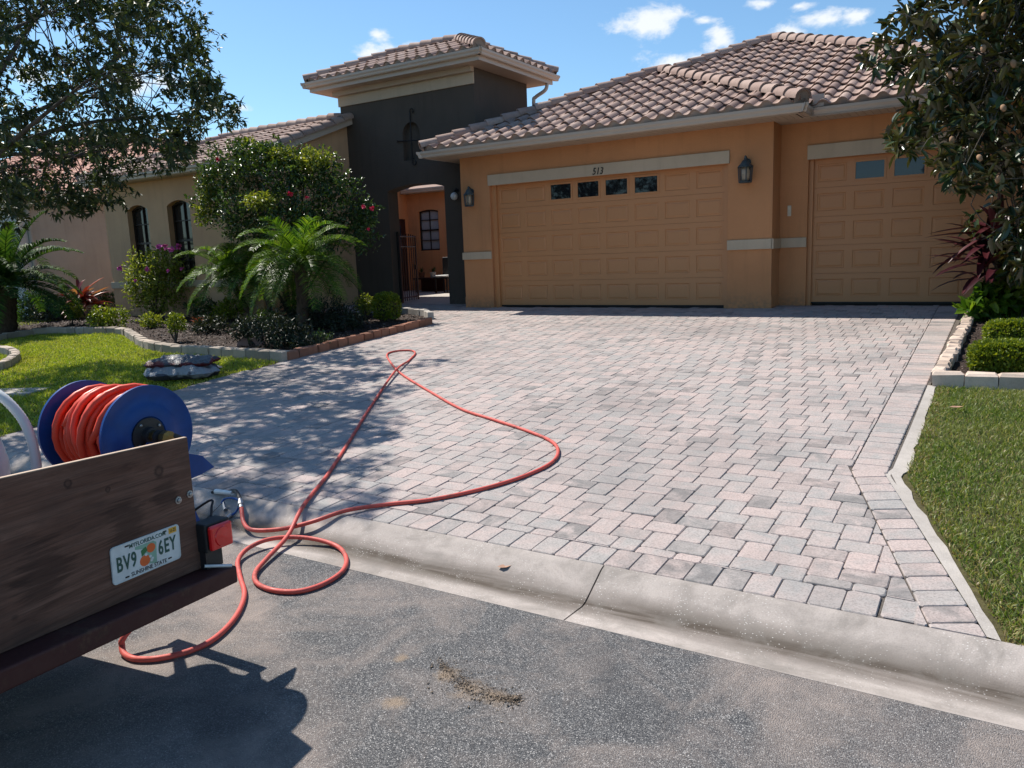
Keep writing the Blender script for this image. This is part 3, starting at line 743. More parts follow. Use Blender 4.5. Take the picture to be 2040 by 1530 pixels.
class Roof:
    def __init__(s, name, parent, mat, color=None):
        s.name, s.parent, s.mat = name, parent, mat; s.tiles = []; s.base = MB(); s.caps = []; s.stop = MB()
    def plane(s, o, ex, slope, length, tmax, left, right, eave_stop=True, phase=0.0):
        """o: eave corner, ex: along the eave, slope: rise per run; left/right: limits along the eave as functions of the run"""
        o, ex = V3(o), unit(ex); hz = unit((-ex[1], ex[0], 0)); k = math.hypot(1, slope); ey = V3((hz[0], hz[1], slope))/k; n = np.cross(ex, ey)
        run = tmax/k
        for i in range(12):
            ra_, rb_ = run*i/12, run*(i+1)/12
            s.base.add([o+ex*left(ra_)+ey*ra_*k-n*0.015, o+ex*max(right(ra_), left(ra_))+ey*ra_*k-n*0.015, o+ex*max(right(rb_), left(rb_))+ey*rb_*k-n*0.015, o+ex*left(rb_)+ey*rb_*k-n*0.015], [(0,1,2,3)])
        cmin = int(min(left(run*i/20) for i in range(21))/TP)-2
        rows = int(math.ceil((tmax-0.05)/TE))
        for r in range(rows):
            t = r*TE-0.03
            for c in range(cmin, int(length/TP)+3):
                sc = (c+0.5+phase)*TP; lo, hi = left(max(t/k, 0)), right(max(t/k, 0)); lo2, hi2 = left((t+TLEN)/k), right((t+TLEN)/k)
                if sc+TP/2 < min(lo, lo2)+0.02 or sc-TP/2 > max(hi, hi2)-0.02: continue
                w = TV.copy(); clipped = False
                ss = sc+w[:,0]; tt = t+w[:,1]
                L_ = np.array([left(max(q/k, 0)) for q in tt]); R_ = np.array([right(max(q/k, 0)) for q in tt])
                s2 = np.minimum(np.maximum(ss, L_), np.maximum(R_, L_)); t2 = np.minimum(tt, tmax)
                if np.abs(s2-ss).max() > 0.02 or np.abs(t2-tt).max() > 1e-6: clipped = True
                if clipped and (s2.max()-s2.min()) < 0.03: continue
                wv_ = o[None]+np.outer(s2, ex)+np.outer(t2, ey)+np.outer(w[:,2], n)
                s.tiles.append((wv_, None if clipped else (ex, ey, n, o+ex*sc+ey*t)))
        if eave_stop:
            c0, c1 = left(0)+0.02, right(0)-0.02; v = []; q = []
            xs_ = np.arange(c0, c1, TP/12)
            for x_ in xs_:
                u_ = ((x_/TP-phase) % 1.0); h = np.interp(u_, [a for a, _ in PROF], [b for _, b in PROF])+0.03
                v += [o+ex*x_-ey*0.012-n*0.10, o+ex*x_-ey*0.012+n*h]
            q = [(2*i, 2*i+2, 2*i+3, 2*i+1) for i in range(len(xs_)-1)]; s.stop.add(v, q)
    def hip(s, a, b, up=(0,0,1)):
        a, b = V3(a), V3(b); L_ = np.linalg.norm(b-a); n_ = max(1, int(round(L_/0.36))); s.caps.append((a, b, n_))
    def finish(s, budget):
        roof = s.base.build(s.name, M['underlay'], s.parent)
        if s.stop.v: s.stop.build('eave_closure', M['mortar'], roof)
        me = bpy.data.meshes.new('tile'); me.from_pydata((TV*K).tolist(), [], TF); me.materials.append(s.mat)
        me.polygons.foreach_set('use_smooth', [True]*len(me.polygons)); me.set_sharp_from_angle(angle=math.radians(35))
        def score(t):
            p = PJ(t[1][3]) if t[1] else PJ(t[0].mean(0))
            if p[2] < 1 or not (-20 < p[0] < 2060 and -20 < p[1] < 800): return 0
            return 1/p[2]
        ids = sorted([i for i, t in enumerate(s.tiles) if t[1]], key=lambda i: -score(s.tiles[i]))[:budget]; ids = set(i for i in ids if score(s.tiles[i]) > 0)
        rr = random.Random(3); vs = []; qs = []; nv = len(TV); tf = np.array(TF)
        for i, (wv_, fr) in enumerate(s.tiles):
            j = rr.uniform(-0.006, 0.006)
            if i in ids: inst('tile', me, roof, fr[:3], fr[3]+fr[2]*j+fr[0]*rr.uniform(-0.004, 0.004))
            else: qs.append(tf+len(vs)*nv); vs.append(wv_+np.array([0, 0, j]))
        if vs:
            o = np_mesh('tile_field', np.concatenate(vs), np.concatenate(qs), None, s.mat, roof, smooth=True); tag(o, kind='stuff'); o.data.set_sharp_from_angle(angle=math.radians(35))
        cm_ = MB(); nn = 10; ln = 0.42
        for ring, (t, r0, dz) in enumerate(((0.0, 0.128, 0.028), (ln, 0.108, 0.0), (0.0, 0.106, 0.022), (0.10, 0.10, 0.02))):
            for k_ in range(nn+1):
                w = math.pi*(k_/nn)*1.12-math.pi*0.06; cm_.v.append((math.cos(w)*r0*1.08, t, math.sin(w)*r0+dz))
        R1 = nn+1; cm_.f = [(k_, k_+1, R1+k_+1, R1+k_) for k_ in range(nn)]+[(2*R1+k_, 2*R1+k_+1, k_+1, k_) for k_ in range(nn)]+[(3*R1+k_, 3*R1+k_+1, 2*R1+k_+1, 2*R1+k_) for k_ in range(nn)]
        cme = mesh_only(cm_, 'ridge_tile', s.mat, smooth=True)
        for a, b, n_ in s.caps:
            d = unit(b-a); ex = unit(np.cross(d, (0,0,1))); ez = np.cross(ex, d); st = np.linalg.norm(b-a)/n_
            for i in range(n_): inst('ridge_tile', cme, roof, (ex, d, ez), a+d*(st*i-0.02)+ez*(0.045+rr.uniform(-0.004, 0.004)))
        # mortar plugs closing the lower ends
        for a, b, n_ in s.caps:
            d = unit(b-a); ex = unit(np.cross(d, (0,0,1))); ez = np.cross(ex, d); mm = MB(); p0 = a+d*0.012+ez*0.055
            pts = [p0+ex*math.cos(w)*0.128+ez*math.sin(w)*0.122 for w in np.linspace(-0.1, math.pi+0.1, 12)]+[p0-ez*0.09-ex*0.12, p0-ez*0.09+ex*0.12]
            mm.add(pts, [tuple(range(len(pts)))]); mm.build('mortar_plug', M['mortar'], roof)
        return roof
SL = 0.43; E1, E2, EZ = 12.97, 13.56, 3.755
XL, XR1, XM, XRR = -9.97, -2.64, -10.4, 1.2
roof1 = Roof('main_roof', house, M['tile'])
h1 = (XR1-XL)/2; k1 = math.hypot(1, SL)
# garage bump-out: front, right and left slopes
roof1.plane((XL, E1, EZ), (1,0,0), SL, XR1-XL, h1*k1, lambda r: r, lambda r: XR1-XL-r, True)
roof1.plane((XR1, E1, EZ), (0,1,0), SL, 4.5, h1*k1, lambda r: r, lambda r: min(0.59+r, 9), False)
roof1.plane((XL, 20.0, EZ), (0,-1,0), SL, 20.0-E1, h1*k1, lambda r: 0.0, lambda r: 20.0-E1-r, False)
ap1 = (XL+h1, E1+h1, EZ+SL*h1); roof1.hip((XL, E1, EZ), ap1); roof1.hip((XR1, E1, EZ), ap1); roof1.hip((ap1[0], ap1[1]+1.1, ap1[2]+0.02), ap1)
# main hipped roof over garage two
h2 = (XRR-XM)/2
roof1.plane((XR1, E2, EZ), (1,0,0), SL, XRR-XR1, h2*k1, lambda r: max(-r, r-(XR1-XM)), lambda r: XRR-XR1-r, True)
roof1.plane((XRR, E2, EZ), (0,1,0), SL, 12.0, h2*k1, lambda r: r, lambda r: 12.0, False)
roof1.plane((XM, 24.0, EZ), (0,-1,0), SL, 24-E2, h2*k1, lambda r: 0.0, lambda r: 24-E2-r, False)
ap2 = (XM+h2, E2+h2, EZ+SL*h2); roof1.hip((XRR, E2, EZ), ap2); roof1.hip((XM+2.9, E2+2.9, EZ+SL*2.9), ap2); roof1.hip((ap2[0], 26, ap2[2]), ap2)
# tower
roof2 = Roof('tower_roof', house, M['tile']); TX0, TX1, TY0, TY1, TZ = -13.98, -9.09, 13.87, 17.10, 5.766; ht = (TY1-TY0)/2
roof2.plane((TX0, TY0, TZ), (1,0,0), SL, TX1-TX0, ht*k1, lambda r: r, lambda r: TX1-TX0-r)
roof2.plane((TX1, TY0, TZ), (0,1,0), SL, TY1-TY0, ht*k1, lambda r: r, lambda r: TY1-TY0-r)
roof2.plane((TX1, TY1, TZ), (-1,0,0), SL, TX1-TX0, ht*k1, lambda r: r, lambda r: TX1-TX0-r, False)
roof2.plane((TX0, TY1, TZ), (0,-1,0), SL, TY1-TY0, ht*k1, lambda r: r, lambda r: TY1-TY0-r)
ra, rb = (TX0+ht, TY0+ht, TZ+SL*ht), (TX1-ht, TY0+ht, TZ+SL*ht)
for c_, r_ in (((TX0,TY0,TZ),ra),((TX1,TY0,TZ),rb),((TX0,TY1,TZ),ra),((TX1,TY1,TZ),rb)): roof2.hip(c_, r_)
roof2.hip(ra, rb)
# left wing
roof3 = Roof('wing_roof', house, M['tile']); WX0, WX1, WY0, WZ, SW = -19.05, -13.06, 11.09, 3.74, 0.36; hw = 3.30
kw = math.hypot(1, SW)
roof3.plane((WX0, WY0, WZ), (1,0,0), SW, WX1-WX0, hw*kw, lambda r: r*0.55, lambda r: WX1-WX0)
roof3.plane((WX0, WY0+2*hw, WZ), (0,-1,0), 0.62, 2*hw, hw*0.55*math.hypot(1, 0.62), lambda r: r/0.55, lambda r: 2*hw-r/0.55, False)
roof3.plane((WX1, WY0+2*hw, WZ), (-1,0,0), SW, WX1-WX0, hw*kw, lambda r: 0.0, lambda r: WX1-WX0-r*0.55, False)
rw = (WX0+hw*0.55, WY0+hw, WZ+SW*hw); roof3.hip((WX0, WY0, WZ), rw); roof3.hip(rw, (-13.42, WY0+hw, WZ+SW*hw)); roof3.hip((WX1-0.06, WY0+0.02, WZ-0.02), (WX1-0.06, WY0+hw, WZ+SW*hw-0.03))
roof1.finish(190); roof2.finish(50); roof3.finish(60)

GUT = [(0.0,0.0),(-0.075,0.0),(-0.088,0.018),(-0.092,0.05),(-0.115,0.085),(-0.118,0.125),(-0.104,0.125),(-0.100,0.112),(0.0,0.112)]
def gutter(parent, p, q, out, ext0=0.0, ext1=0.0):
    """K-style gutter from p to q (bottom back edge), projecting towards out; mitred by ext at either end"""
    p, q = V3(p), V3(q); d = unit(q-p); o_ = -V3(out); m = MB(); n = len(GUT)
    v = [p+o_*a+V3((0,0,b))+d*(-ext0*abs(a)) for a, b in GUT]+[q+o_*a+V3((0,0,b))+d*(ext1*abs(a)) for a, b in GUT]
    m.add(v, [tuple(range(n-1, -1, -1)), tuple(range(n, 2*n))]+[(i, (i+1) % n, n+(i+1) % n, n+i) for i in range(n)])
    return m.build('gutter', M['gutter'], parent)
def fascia(parent, x0, x1, y0, y1, z0, z1): return MB().box(x0, x1, y0, y1, z0, z1).build('fascia', M['gutter'], parent)
gutter(house, (XL,E1+0.045,3.60), (XR1,E1+0.045,3.60), (0,-1,0), 1, 1); gutter(house, (XR1-0.045,E1,3.60), (XR1-0.045,E2-0.08,3.60), (1,0,0), 1, 0); gutter(house, (XL+0.045,19,3.60), (XL+0.045,E1,3.60), (-1,0,0), 0, 1)
gutter(house, (XR1+0.08,E2+0.045,3.60), (XRR,E2+0.045,3.60), (0,-1,0), 0, 1); gutter(house, (XRR-0.045,E2,3.60), (XRR-0.045,24,3.60), (1,0,0), 1, 0)
fascia(house, XL+0.05, XR1-0.05, E1+0.046, E1+0.08, 3.595, 3.745); fascia(house, XR1-0.08, XR1-0.046, E1+0.082, E2+0.04, 3.595, 3.745); fascia(house, XL+0.046, XL+0.08, E1+0.082, 19, 3.595, 3.745)
fascia(house, XR1+0.0, XRR-0.05, E2+0.046, E2+0.08, 3.595, 3.745)
def soffit(parent, x0, x1, y0, y1, z, along='y'):
    s_ = MB(); pitch = 0.11; n = int(((x1-x0) if along == 'y' else (y1-y0))/pitch)+1
    for i in range(n):
        if along == 'y':
            a = x0+i*pitch; b = min(a+pitch-0.008, x1)
            if b > a: s_.box(a, b, y0, y1, z, z+0.012)
        else:
            a = y0+i*pitch; b = min(a+pitch-0.008, y1)
            if b > a: s_.box(x0, x1, a, b, z, z+0.012)
    s_.box(x0, x1, y0, y1, z+0.014, z+0.02)
    return s_.build('soffit', M['soffit'], parent)
soffit(house, XL+0.09, XR1-0.09, E1+0.085, W1-0.002, 3.592); soffit(house, XR1-0.088, XRR-0.09, E2-0.05, W2-0.002, 3.5915); soffit(house, -3.175, XR1-0.09, W1, W2, 3.592, 'x'); soffit(house, XL+0.09, -9.46, W1, 19, 3.592, 'x')
MB().box(-2.72,-2.50,E2-0.02,E2+0.25,3.60,3.80).build('valley_block', M['gutter'], house)
MB().box(-2.60,-2.42,E2-0.03,E2+0.045,3.74,3.93).build('valley_splash_guard', M['gutter'], house)

# ---- entrance tower
m = MB(); TFL = 0.5; AX0, AX1 = -12.12, -10.49; TXL, TXR, TTOP, TBK = -13.41, -9.59, 5.574, 16.6
front_wall(m, TXL, TXR, TFL, TTOP, T0+0.12, T0+0.36, [(AX0,AX1,0.4,3.17,0.11)], 16)
NX, NZ0, NZ1 = -11.33, 3.81, 4.50
front_wall(m, TXL, TXR, TFL, TTOP, T0, T0+0.12, [(AX0,AX1,0.4,3.17,0.11),(NX-0.245,NX+0.245,NZ0,NZ1-0.1,0.23)], 16)
m.box(TXR-0.24,TXR,T0+0.36,TBK,TFL,TTOP); m.box(TXL,TXL+0.24,T0+0.36,TBK,3.5,TTOP); m.box(TXL+0.24,TXR-0.24,TBK-0.24,TBK,3.5,TTOP)
m.build('tower_wall', M['tower'], house)
MB().box(TXL+0.24,TXR-0.24,T0+0.36,TBK-0.24,3.62,3.66).build('tower_ceiling', M['soffit'], house)
MB().box(TXL-0.03,TXR+0.03,T0-0.035,T0,5.21,5.44).build('trim_band', M['trim'], house, bevel=0.006)
zs_ = TTOP-0.024
MB().box(TX0+0.09,TX1-0.09,TY0+0.09,T0-0.036,zs_,zs_+0.015).box(TX0+0.09,TXL-0.01,T0-0.036,TY1-0.09,zs_,zs_+0.015).box(TXR+0.005,TX1-0.09,T0-0.036,TY1-0.09,zs_,zs_+0.015).box(TXL-0.01,TXR+0.005,TBK+0.01,TY1-0.09,zs_,zs_+0.015).box(TXL-0.08,TXR+0.05,T0-0.15,T0-0.036,5.44,zs_-0.001).build('soffit', M['soffit'], house)
GT = 5.632
gutter(house, (TX0,TY0+0.045,GT), (TX1,TY0+0.045,GT), (0,-1,0), 1, 1); gutter(house, (TX1-0.045,TY0,GT), (TX1-0.045,TY1,GT), (1,0,0), 1, 1); gutter(house, (TX0+0.045,TY1,GT), (TX0+0.045,TY0,GT), (-1,0,0), 1, 1)
for a in ((TX0+0.05,TX1-0.05,TY0+0.046,TY0+0.088),(TX1-0.088,TX1-0.046,TY0+0.09,TY1-0.05),(TX0+0.046,TX0+0.088,TY0+0.09,TY1-0.05)): fascia(house, *a, TTOP-0.028, TZ-0.005)
MB().tube(spline([(TX1-0.09,TY1-0.26,GT),(TX1-0.09,TY1-0.26,GT-0.14),(TX1-0.13,TY1-0.31,GT-0.25),(TXR+0.16,TBK+0.12,GT-0.38),(TXR+0.12,TBK+0.10,GT-0.5),(TXR+0.12,TBK+0.10,4.2)], 5), 0.043, 8).build('downspout', M['gutter'], house, smooth=True)
# wrought iron ornament in the niche
io = MB().tube([(NX+0.02,T0-0.03,4.86),(NX+0.02,T0-0.03,3.74)], 0.016, 6).tube([(NX-0.37,T0-0.03,4.25),(NX+0.385,T0-0.03,4.20)], 0.014, 6)
io.tube([(NX+0.07+0.05*math.cos(a), T0-0.03, 4.86+0.05*math.sin(a)) for a in np.linspace(math.pi, -1.2, 9)], 0.012, 6)
io.tube([(NX+0.07+0.05*math.cos(a), T0-0.03, 3.74+0.05*math.sin(a)) for a in np.linspace(math.pi, 2*math.pi+1.0, 9)], 0.012, 6)
for sx, zz in ((-0.37,4.25),(0.385,4.20)): io.lathe([(-0.03,0),(0,0.03),(0.03,0)], (NX+sx, T0-0.03, zz), (1,0,0), 8)
for zz in (4.76, 3.84): io.tube([(NX+0.02,T0-0.03,zz),(NX+0.02,T0+0.03,zz)], 0.010, 6)
io.build('iron_ornament', M['iron'], house, smooth=True)
# globe lamp on the pier
gp = YP(905, 391, T0-0.12)
MB().lathe([(-0.085,0.0),(-0.075,0.036),(-0.05,0.068),(0,0.085),(0.05,0.068),(0.075,0.036),(0.085,0.02)], gp, (0,0,1), 16).build('globe_lamp', M['white'], house, smooth='all')
MB().tube([gp+V3((0,0,0.08)), gp+V3((0,0.02,0.13)), gp+V3((0,0.12,0.13))], 0.016, 6).lathe([(0,0.05),(0.02,0.05)], gp+V3((0,0.10,0.13)), (0,1,0), 12).build('lamp_bracket', M['iron'], house)

# ---- wall lanterns
def lantern(c, y, h, wid, parent=house):
    """carriage lantern: curled arm, bell top, caged glass"""
    x, z = c; m = MB(); yc = y-wid*0.62; r = wid/2
    m.lathe([(0,r*0.55),(0.02,r*0.5)], (x,y-0.02,z+h*0.30), (0,1,0), 12)
    m.tube(spline([(x,y-0.01,z+h*0.30),(x,y-0.06,z+h*0.44),(x,yc-0.01,z+h*0.50),(x,yc,z+h*0.36)], 5), r*0.13, 6)
    l = m.build('wall_lantern', M['verdigris'], parent, smooth=True)
    t = MB().lathe([(0,r*1.12),(0.012,r*1.12),(0.03,r*0.95),(0.07,r*0.62),(0.11,r*0.42),(0.125,r*0.2),(0.15,r*0.22),(0.165,0.0)], (x,yc,z+h*0.10), n=12); t.build('lantern_cap', M['verdigris'], l, smooth=True)
    g_ = MB()
    for k_ in range(8):
        w = 2*math.pi*(k_+0.5)/8; g_.tube([(x+r*math.cos(w)*1.0,yc+r*math.sin(w),z+h*0.10),(x+r*math.cos(w)*0.86,yc+r*math.sin(w)*0.86,z-h*0.45)], 0.009, 5)
    g_.lathe([(0,r*0.92),(0.018,r*0.96),(0.03,r*0.6)], (x,yc,z-h*0.47), n=12)
    g_.build('lantern_cage', M['verdigris'], l)
    MB().lathe([(0,r*0.45),(0.05,r*0.62),(0.16,r*0.66),(0.25,r*0.5)], (x,yc,z-h*0.42), n=12).build('lantern_glass', M['lampglass'], l, smooth='all')
    return l
lantern((-9.18, 2.80), W1, 0.40, 0.20); lantern((-3.595, 2.85), W1, 0.44, 0.23)

# ---- left wing
WW = 11.42; WXL, WXR = -18.67, -13.25; m = MB()
front_wall(m, WXL, WXR, 0.30, 3.635, WW, WW+0.22, [(-17.75,-16.95,1.32,2.985,0.11),(-16.21,-15.40,1.32,3.0,0.11)], 12)
m.box(WXR-0.22,WXR,WW+0.22,T0,0.30,3.60); m.box(WXL,WXL+0.22,WW+0.22,17,0.30,3.635)
m.add([(WXR,WW+0.1,3.606),(WXR,T0,3.606),(WXR,T0,4.80),(WXR,WW+0.1,3.82),(WXR-0.15,WW+0.1,3.606),(WXR-0.15,T0,3.606),(WXR-0.15,T0,4.80),(WXR-0.15,WW+0.1,3.82)],[(0,1,2,3),(7,6,5,4),(0,4,5,1),(1,5,6,2),(2,6,7,3),(3,7,4,0)])
m.build('wing_wall', M['tan'], house)
MB().box(WXL-0.03,WXR+0.03,WW-0.035,WW+0.003,1.15,1.31).build('trim_band', M['trim'], house, bevel=0.006)
gutter(house, (WX0,WY0+0.045,3.615), (WX1,WY0+0.045,3.615), (0,-1,0), 1, 0)
MB().box(WX0+0.05,WX1-0.02,WY0+0.046,WY0+0.085,3.605,3.745).build('fascia', M['gutter'], house)
MB().box(WX0+0.05,WX1-0.02,WY0+0.086,WW-0.001,3.605,3.62).build('soffit', M['soffit'], house)
rk = MB(); ze = WZ+SW*(T0-WY0)
rk.add([(WX1-0.03,WY0+0.1,WZ-0.11),(WX1,WY0+0.1,WZ-0.11),(WX1,WY0+0.1,WZ+0.05),(WX1-0.03,WY0+0.1,WZ+0.05),(WX1-0.03,T0-0.001,ze-0.13),(WX1,T0-0.001,ze-0.13),(WX1,T0-0.001,ze+0.03),(WX1-0.03,T0-0.001,ze+0.03)],[(0,1,2,3),(7,6,5,4),(0,4,5,1),(1,5,6,2),(2,6,7,3),(3,7,4,0)])
rk.build('rake_board', M['gutter'], house)
def arched_window(x0, x1, z0, zs, rise, y, cols, rows, parent, glass, frame, blind=None, blind_to=0.0):
    h = (x1-x0)/2; R = (h*h+rise*rise)/(2*rise); cx = (x0+x1)/2
    def top(x): return zs+rise-R+math.sqrt(max(R*R-(x-cx)**2, 0))
    arc = [(x, top(x)) for x in np.linspace(x1, x0, 13)]; poly = [(x0,z0),(x1,z0)]+arc
    g_ = MB().prism(poly, (0,y+0.05,0), (1,0,0), (0,0,1), 0, 0.01, (0,1,0))
    w = MB(); e = 0.045
    w.box(x0,x1,y,y+0.05,z0,z0+e); w.box(x0,x0+e,y,y+0.05,z0+e,top(x0+e)); w.box(x1-e,x1,y,y+0.05,z0+e,top(x1-e))
    for a, b in zip(arc, arc[1:]): w.add([(a[0],y,a[1]),(b[0],y,b[1]),(b[0],y,b[1]-e),(a[0],y,a[1]-e),(a[0],y+0.05,a[1]),(b[0],y+0.05,b[1]),(b[0],y+0.05,b[1]-e),(a[0],y+0.05,a[1]-e)],[(0,1,2,3),(4,7,6,5),(3,2,6,7),(0,4,5,1)])
    o = w.build('window', frame, parent); g_.build('pane', glass, o)
    mu = MB(); d = 0.011
    for i in range(1, cols): x = x0+(x1-x0)*i/cols; mu.box(x-d,x+d,y+0.012,y+0.046,z0+e,top(x)-e)
    for i in range(1, rows): z = z0+(zs+rise-z0)*i/rows; mu.box(x0+e,x1-e,y+0.014,y+0.044,z-d*(2.2 if i == rows//2 else 1),z+d*(2.2 if i == rows//2 else 1))
    mu.build('muntin', frame, o)
    if blind:
        bl = MB(); z = zs+rise*0.5
        while z > z0+(zs-z0)*blind_to:
            bl.box(x0+e, x1-e, y+0.062, y+0.068, z-0.042, z-0.002); z -= 0.046
        bl.build('blind', blind, o)
    return o
M['oldglass'] = m_glass_dark('shaded_window_glass', (0.030,0.026,0.024), 0.06)
for x0, x1, zs in ((-17.75,-16.95,2.985),(-16.21,-15.40,3.0)): arched_window(x0, x1, 1.322, zs, 0.11, WW+0.13, 2, 4, house, M['oldglass'], M['bronze'])

# ---- courtyard behind the arch
CY = 20.7; wq0, wq1 = YP(833,420,CY), YP(876.5,498,CY); CXW = YP(812,430,CY)[0]
m = MB(); front_wall(m, CXW, -9.5, 0.5, 4.3, CY, CY+0.22, [(wq0[0],wq1[0],wq1[2],wq0[2]-0.045,0.06)], 10)
m.build('courtyard_wall', M['court'], house); MB().box(CXW-0.22,CXW-0.001,17.2,CY+0.22,0.5,4.3).build('courtyard_side_wall', M['court'], house)
arched_window(wq0[0], wq1[0], wq1[2]+0.001, wq0[2]-0.045, 0.06, CY+0.05, 2, 4, house, M['blind'], M['bronze'])
gb = YP(830, 380, CY-0.45)
gutter(house, (CXW+0.1,CY-0.33,gb[2]-0.05), (-9.5,CY-0.33,gb[2]-0.05), (0,-1,0)); MB().box(CXW,-9.5,CY-0.33,CY-0.001,gb[2]-0.05,gb[2]-0.03).build('soffit', M['soffit'], house)
MB().add([(CXW,CY-0.34,gb[2]+0.08),(-9.5,CY-0.34,gb[2]+0.08),(-9.5,CY+2.5,gb[2]+1.2),(CXW,CY+2.5,gb[2]+1.2)],[(0,1,2,3)]).build('courtyard_roof', M['tile'], house)
# glazed door seen at a slant on the left of the passage
d1, d2 = XP(779, 500, CXW), XP(808, 500, CXW)
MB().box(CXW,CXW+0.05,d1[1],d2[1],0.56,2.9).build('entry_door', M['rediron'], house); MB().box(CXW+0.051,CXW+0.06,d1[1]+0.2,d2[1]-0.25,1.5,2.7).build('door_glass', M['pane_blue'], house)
# iron gate standing open in the arch
ga, gb_ = YP(783, 590, T0+0.2), None
gate = thing('iron_gate', (AX0+0.06, T0+0.2, 0.56), 'open brown iron gate of upright bars inside the tower archway', 'gate')
g0 = V3((AX0+0.07, T0+0.24, 0.0)); g1_ = YP(833, 585, T0+1.15); g1_[2] = 0; gd = unit(g1_-g0); GLn = float(np.linalg.norm(g1_-g0))
for k_ in range(8):
    b = g0+gd*(GLn*k_/7); r_ = 0.024 if k_ in (0, 7) else 0.012
    MB().tube([b+V3((0,0,0.60)), b+V3((0,0,2.16+0.05*math.sin(math.pi*k_/7)))], r_, 6).build('bar', M['rediron'], gate)
for zz in (0.68, 1.90, 2.14): MB().tube([g0+V3((0,0,zz)), g0+gd*GLn+V3((0,0,zz))], 0.016, 6).build('rail', M['rediron'], gate)
MB().tube([g0+V3((-0.03,-0.02,0.556)), g0+V3((-0.03,-0.02,2.25))], 0.03, 8).build('post', M['iron'], gate)
MB().obox(g0+gd*GLn*0.93+V3((0,0,1.4)), gd, unit(np.cross((0,0,1), gd)), (0,0,1), 0.05, 0.03, 0.06).build('latch', M['iron'], gate)
# things in the courtyard
pb = YP(856, 574, 19.8); zf = 0.556
bench = thing('wooden_bench', (pb[0], 19.8, zf), 'low dark red wooden bench under the courtyard window', 'bench')
MB().box(pb[0]-0.45,pb[0]+0.45,19.55,20.0,0.95,1.0).build('seat', M['rediron'], bench, bevel=0.01); MB().box(pb[0]-0.43,pb[0]+0.43,19.92,19.98,zf,0.949).build('back_panel', M['rediron'], bench)
for sx in (-0.40, 0.36): MB().box(pb[0]+sx,pb[0]+sx+0.05,19.57,19.64,zf,0.949).build('leg', M['rediron'], bench)
M['potgreen'] = m_leaf('pot_leaf', [(0,(0.03,0.06,0.02)),(1,(0.07,0.12,0.03))])
for i, (dx, mt, lab) in enumerate(((-0.27, M['redbrick'], 'small clay plant pot on the courtyard bench'), (0.18, M['white'], 'small white plant pot on the courtyard bench'))):
    p = thing('plant_pot', (pb[0]+dx, 19.78, 1.0), lab, 'plant pot')
    MB().lathe([(0,0.075),(0.16,0.10),(0.17,0.105)], (pb[0]+dx,19.78,1.001), n=12).build('pot', mt, p, smooth=True)
    lv = MB(); rr = random.Random(i)
    for k_ in range(26):
        a = rr.uniform(0, 6.28); e = rr.uniform(0.3, 1.4); d = V3((math.cos(a)*math.cos(e), math.sin(a)*math.cos(e), math.sin(e))); L_ = rr.uniform(0.12, 0.22); s_ = unit(np.cross(d, (0.3,0.2,1)))*0.02; b = V3((pb[0]+dx,19.78,1.16))
        lv.add([b, b+d*L_*0.5+s_, b+d*L_, b+d*L_*0.5-s_], [(0,1,2,3)])
    lv.build('foliage', M['potgreen'], p)
pc = YP(882, 560, 19.1)
chair = thing('patio_chair', (pc[0]+0.1, 19.1, zf), 'black patio chair with white seat cushion in the courtyard', 'chair')
MB().box(pc[0]-0.15,pc[0]+0.35,18.85,19.35,0.98,1.03).build('seat', M['black'], chair); MB().box(pc[0]-0.14,pc[0]+0.34,18.86,19.30,1.031,1.09).build('cushion', M['white'], chair, bevel=0.02)
MB().box(pc[0]-0.15,pc[0]+0.35,19.32,19.38,1.04,1.62).build('backrest', M['black'], chair, bevel=0.02)
for sx in (-0.13, 0.29):
    for sy in (18.87, 19.29): MB().box(pc[0]+sx,pc[0]+sx+0.04,sy,sy+0.04,zf,0.979).build('leg', M['black'], chair)

# ------------------------------------------------------------------ neighbour's house on the left
nb = thing('house', (-29, 18, 0.5), "neighbour's beige and pale grey house with salmon tile roof beside the left wing", 'house')
NX1, NY0, NZ = -22.2, 11.35, 3.6
MB().box(NX1-0.22,NX1,NY0+0.001,25,0.3,NZ).build('side_wall', M['beige_wall'], nb)
MB().box(-36,NX1,NY0-0.22,NY0,0.3,NZ).build('front_wall', M['white_wall'], nb)
t = XP(8, 440, NX1); MB().box(-26,-22.75,NY0-0.26,NY0-0.221,2.62,2.98).build('trim_band', M['white'], nb)
MB().box(-26,-23.0,NY0-0.235,NY0-0.222,0.4,2.62).build('garage_door', M['white'], nb)
lantern((-22.48, 2.62), NY0-0.22, 0.5, 0.26, nb)
r4 = Roof('roof', nb, M['tile_pink']); NXE, NYE = NX1+0.45, NY0-0.65; hn = 6.5
r4.plane((NXE, NYE, 3.74), (0,1,0), 0.42, 15, hn*math.hypot(1,0.42), lambda r: r, lambda r: 15.0)
r4.plane((NXE-2*hn, NYE, 3.74), (1,0,0), 0.42, 2*hn, hn*math.hypot(1,0.42), lambda r: r, lambda r: 2*hn-r)
an = (NXE-hn, NYE+hn, 3.74+0.42*hn); r4.hip((NXE, NYE, 3.74), an); r4.hip((NXE-hn, NYE+15, an[2]), an); r4.finish(60)
gutter(nb, (NXE-0.045,NYE,3.60), (NXE-0.045,25,3.60), (1,0,0), 1, 0); gutter(nb, (NXE-13,NYE+0.045,3.60), (NXE,NYE+0.045,3.60), (0,-1,0), 0, 1)
MB().box(NX1+0.001,NXE-0.05,NYE+0.05,25,3.59,3.60).box(NXE-13,NX1,NYE+0.05,NY0-0.23,3.59,3.60).build('soffit', M['soffit'], nb)
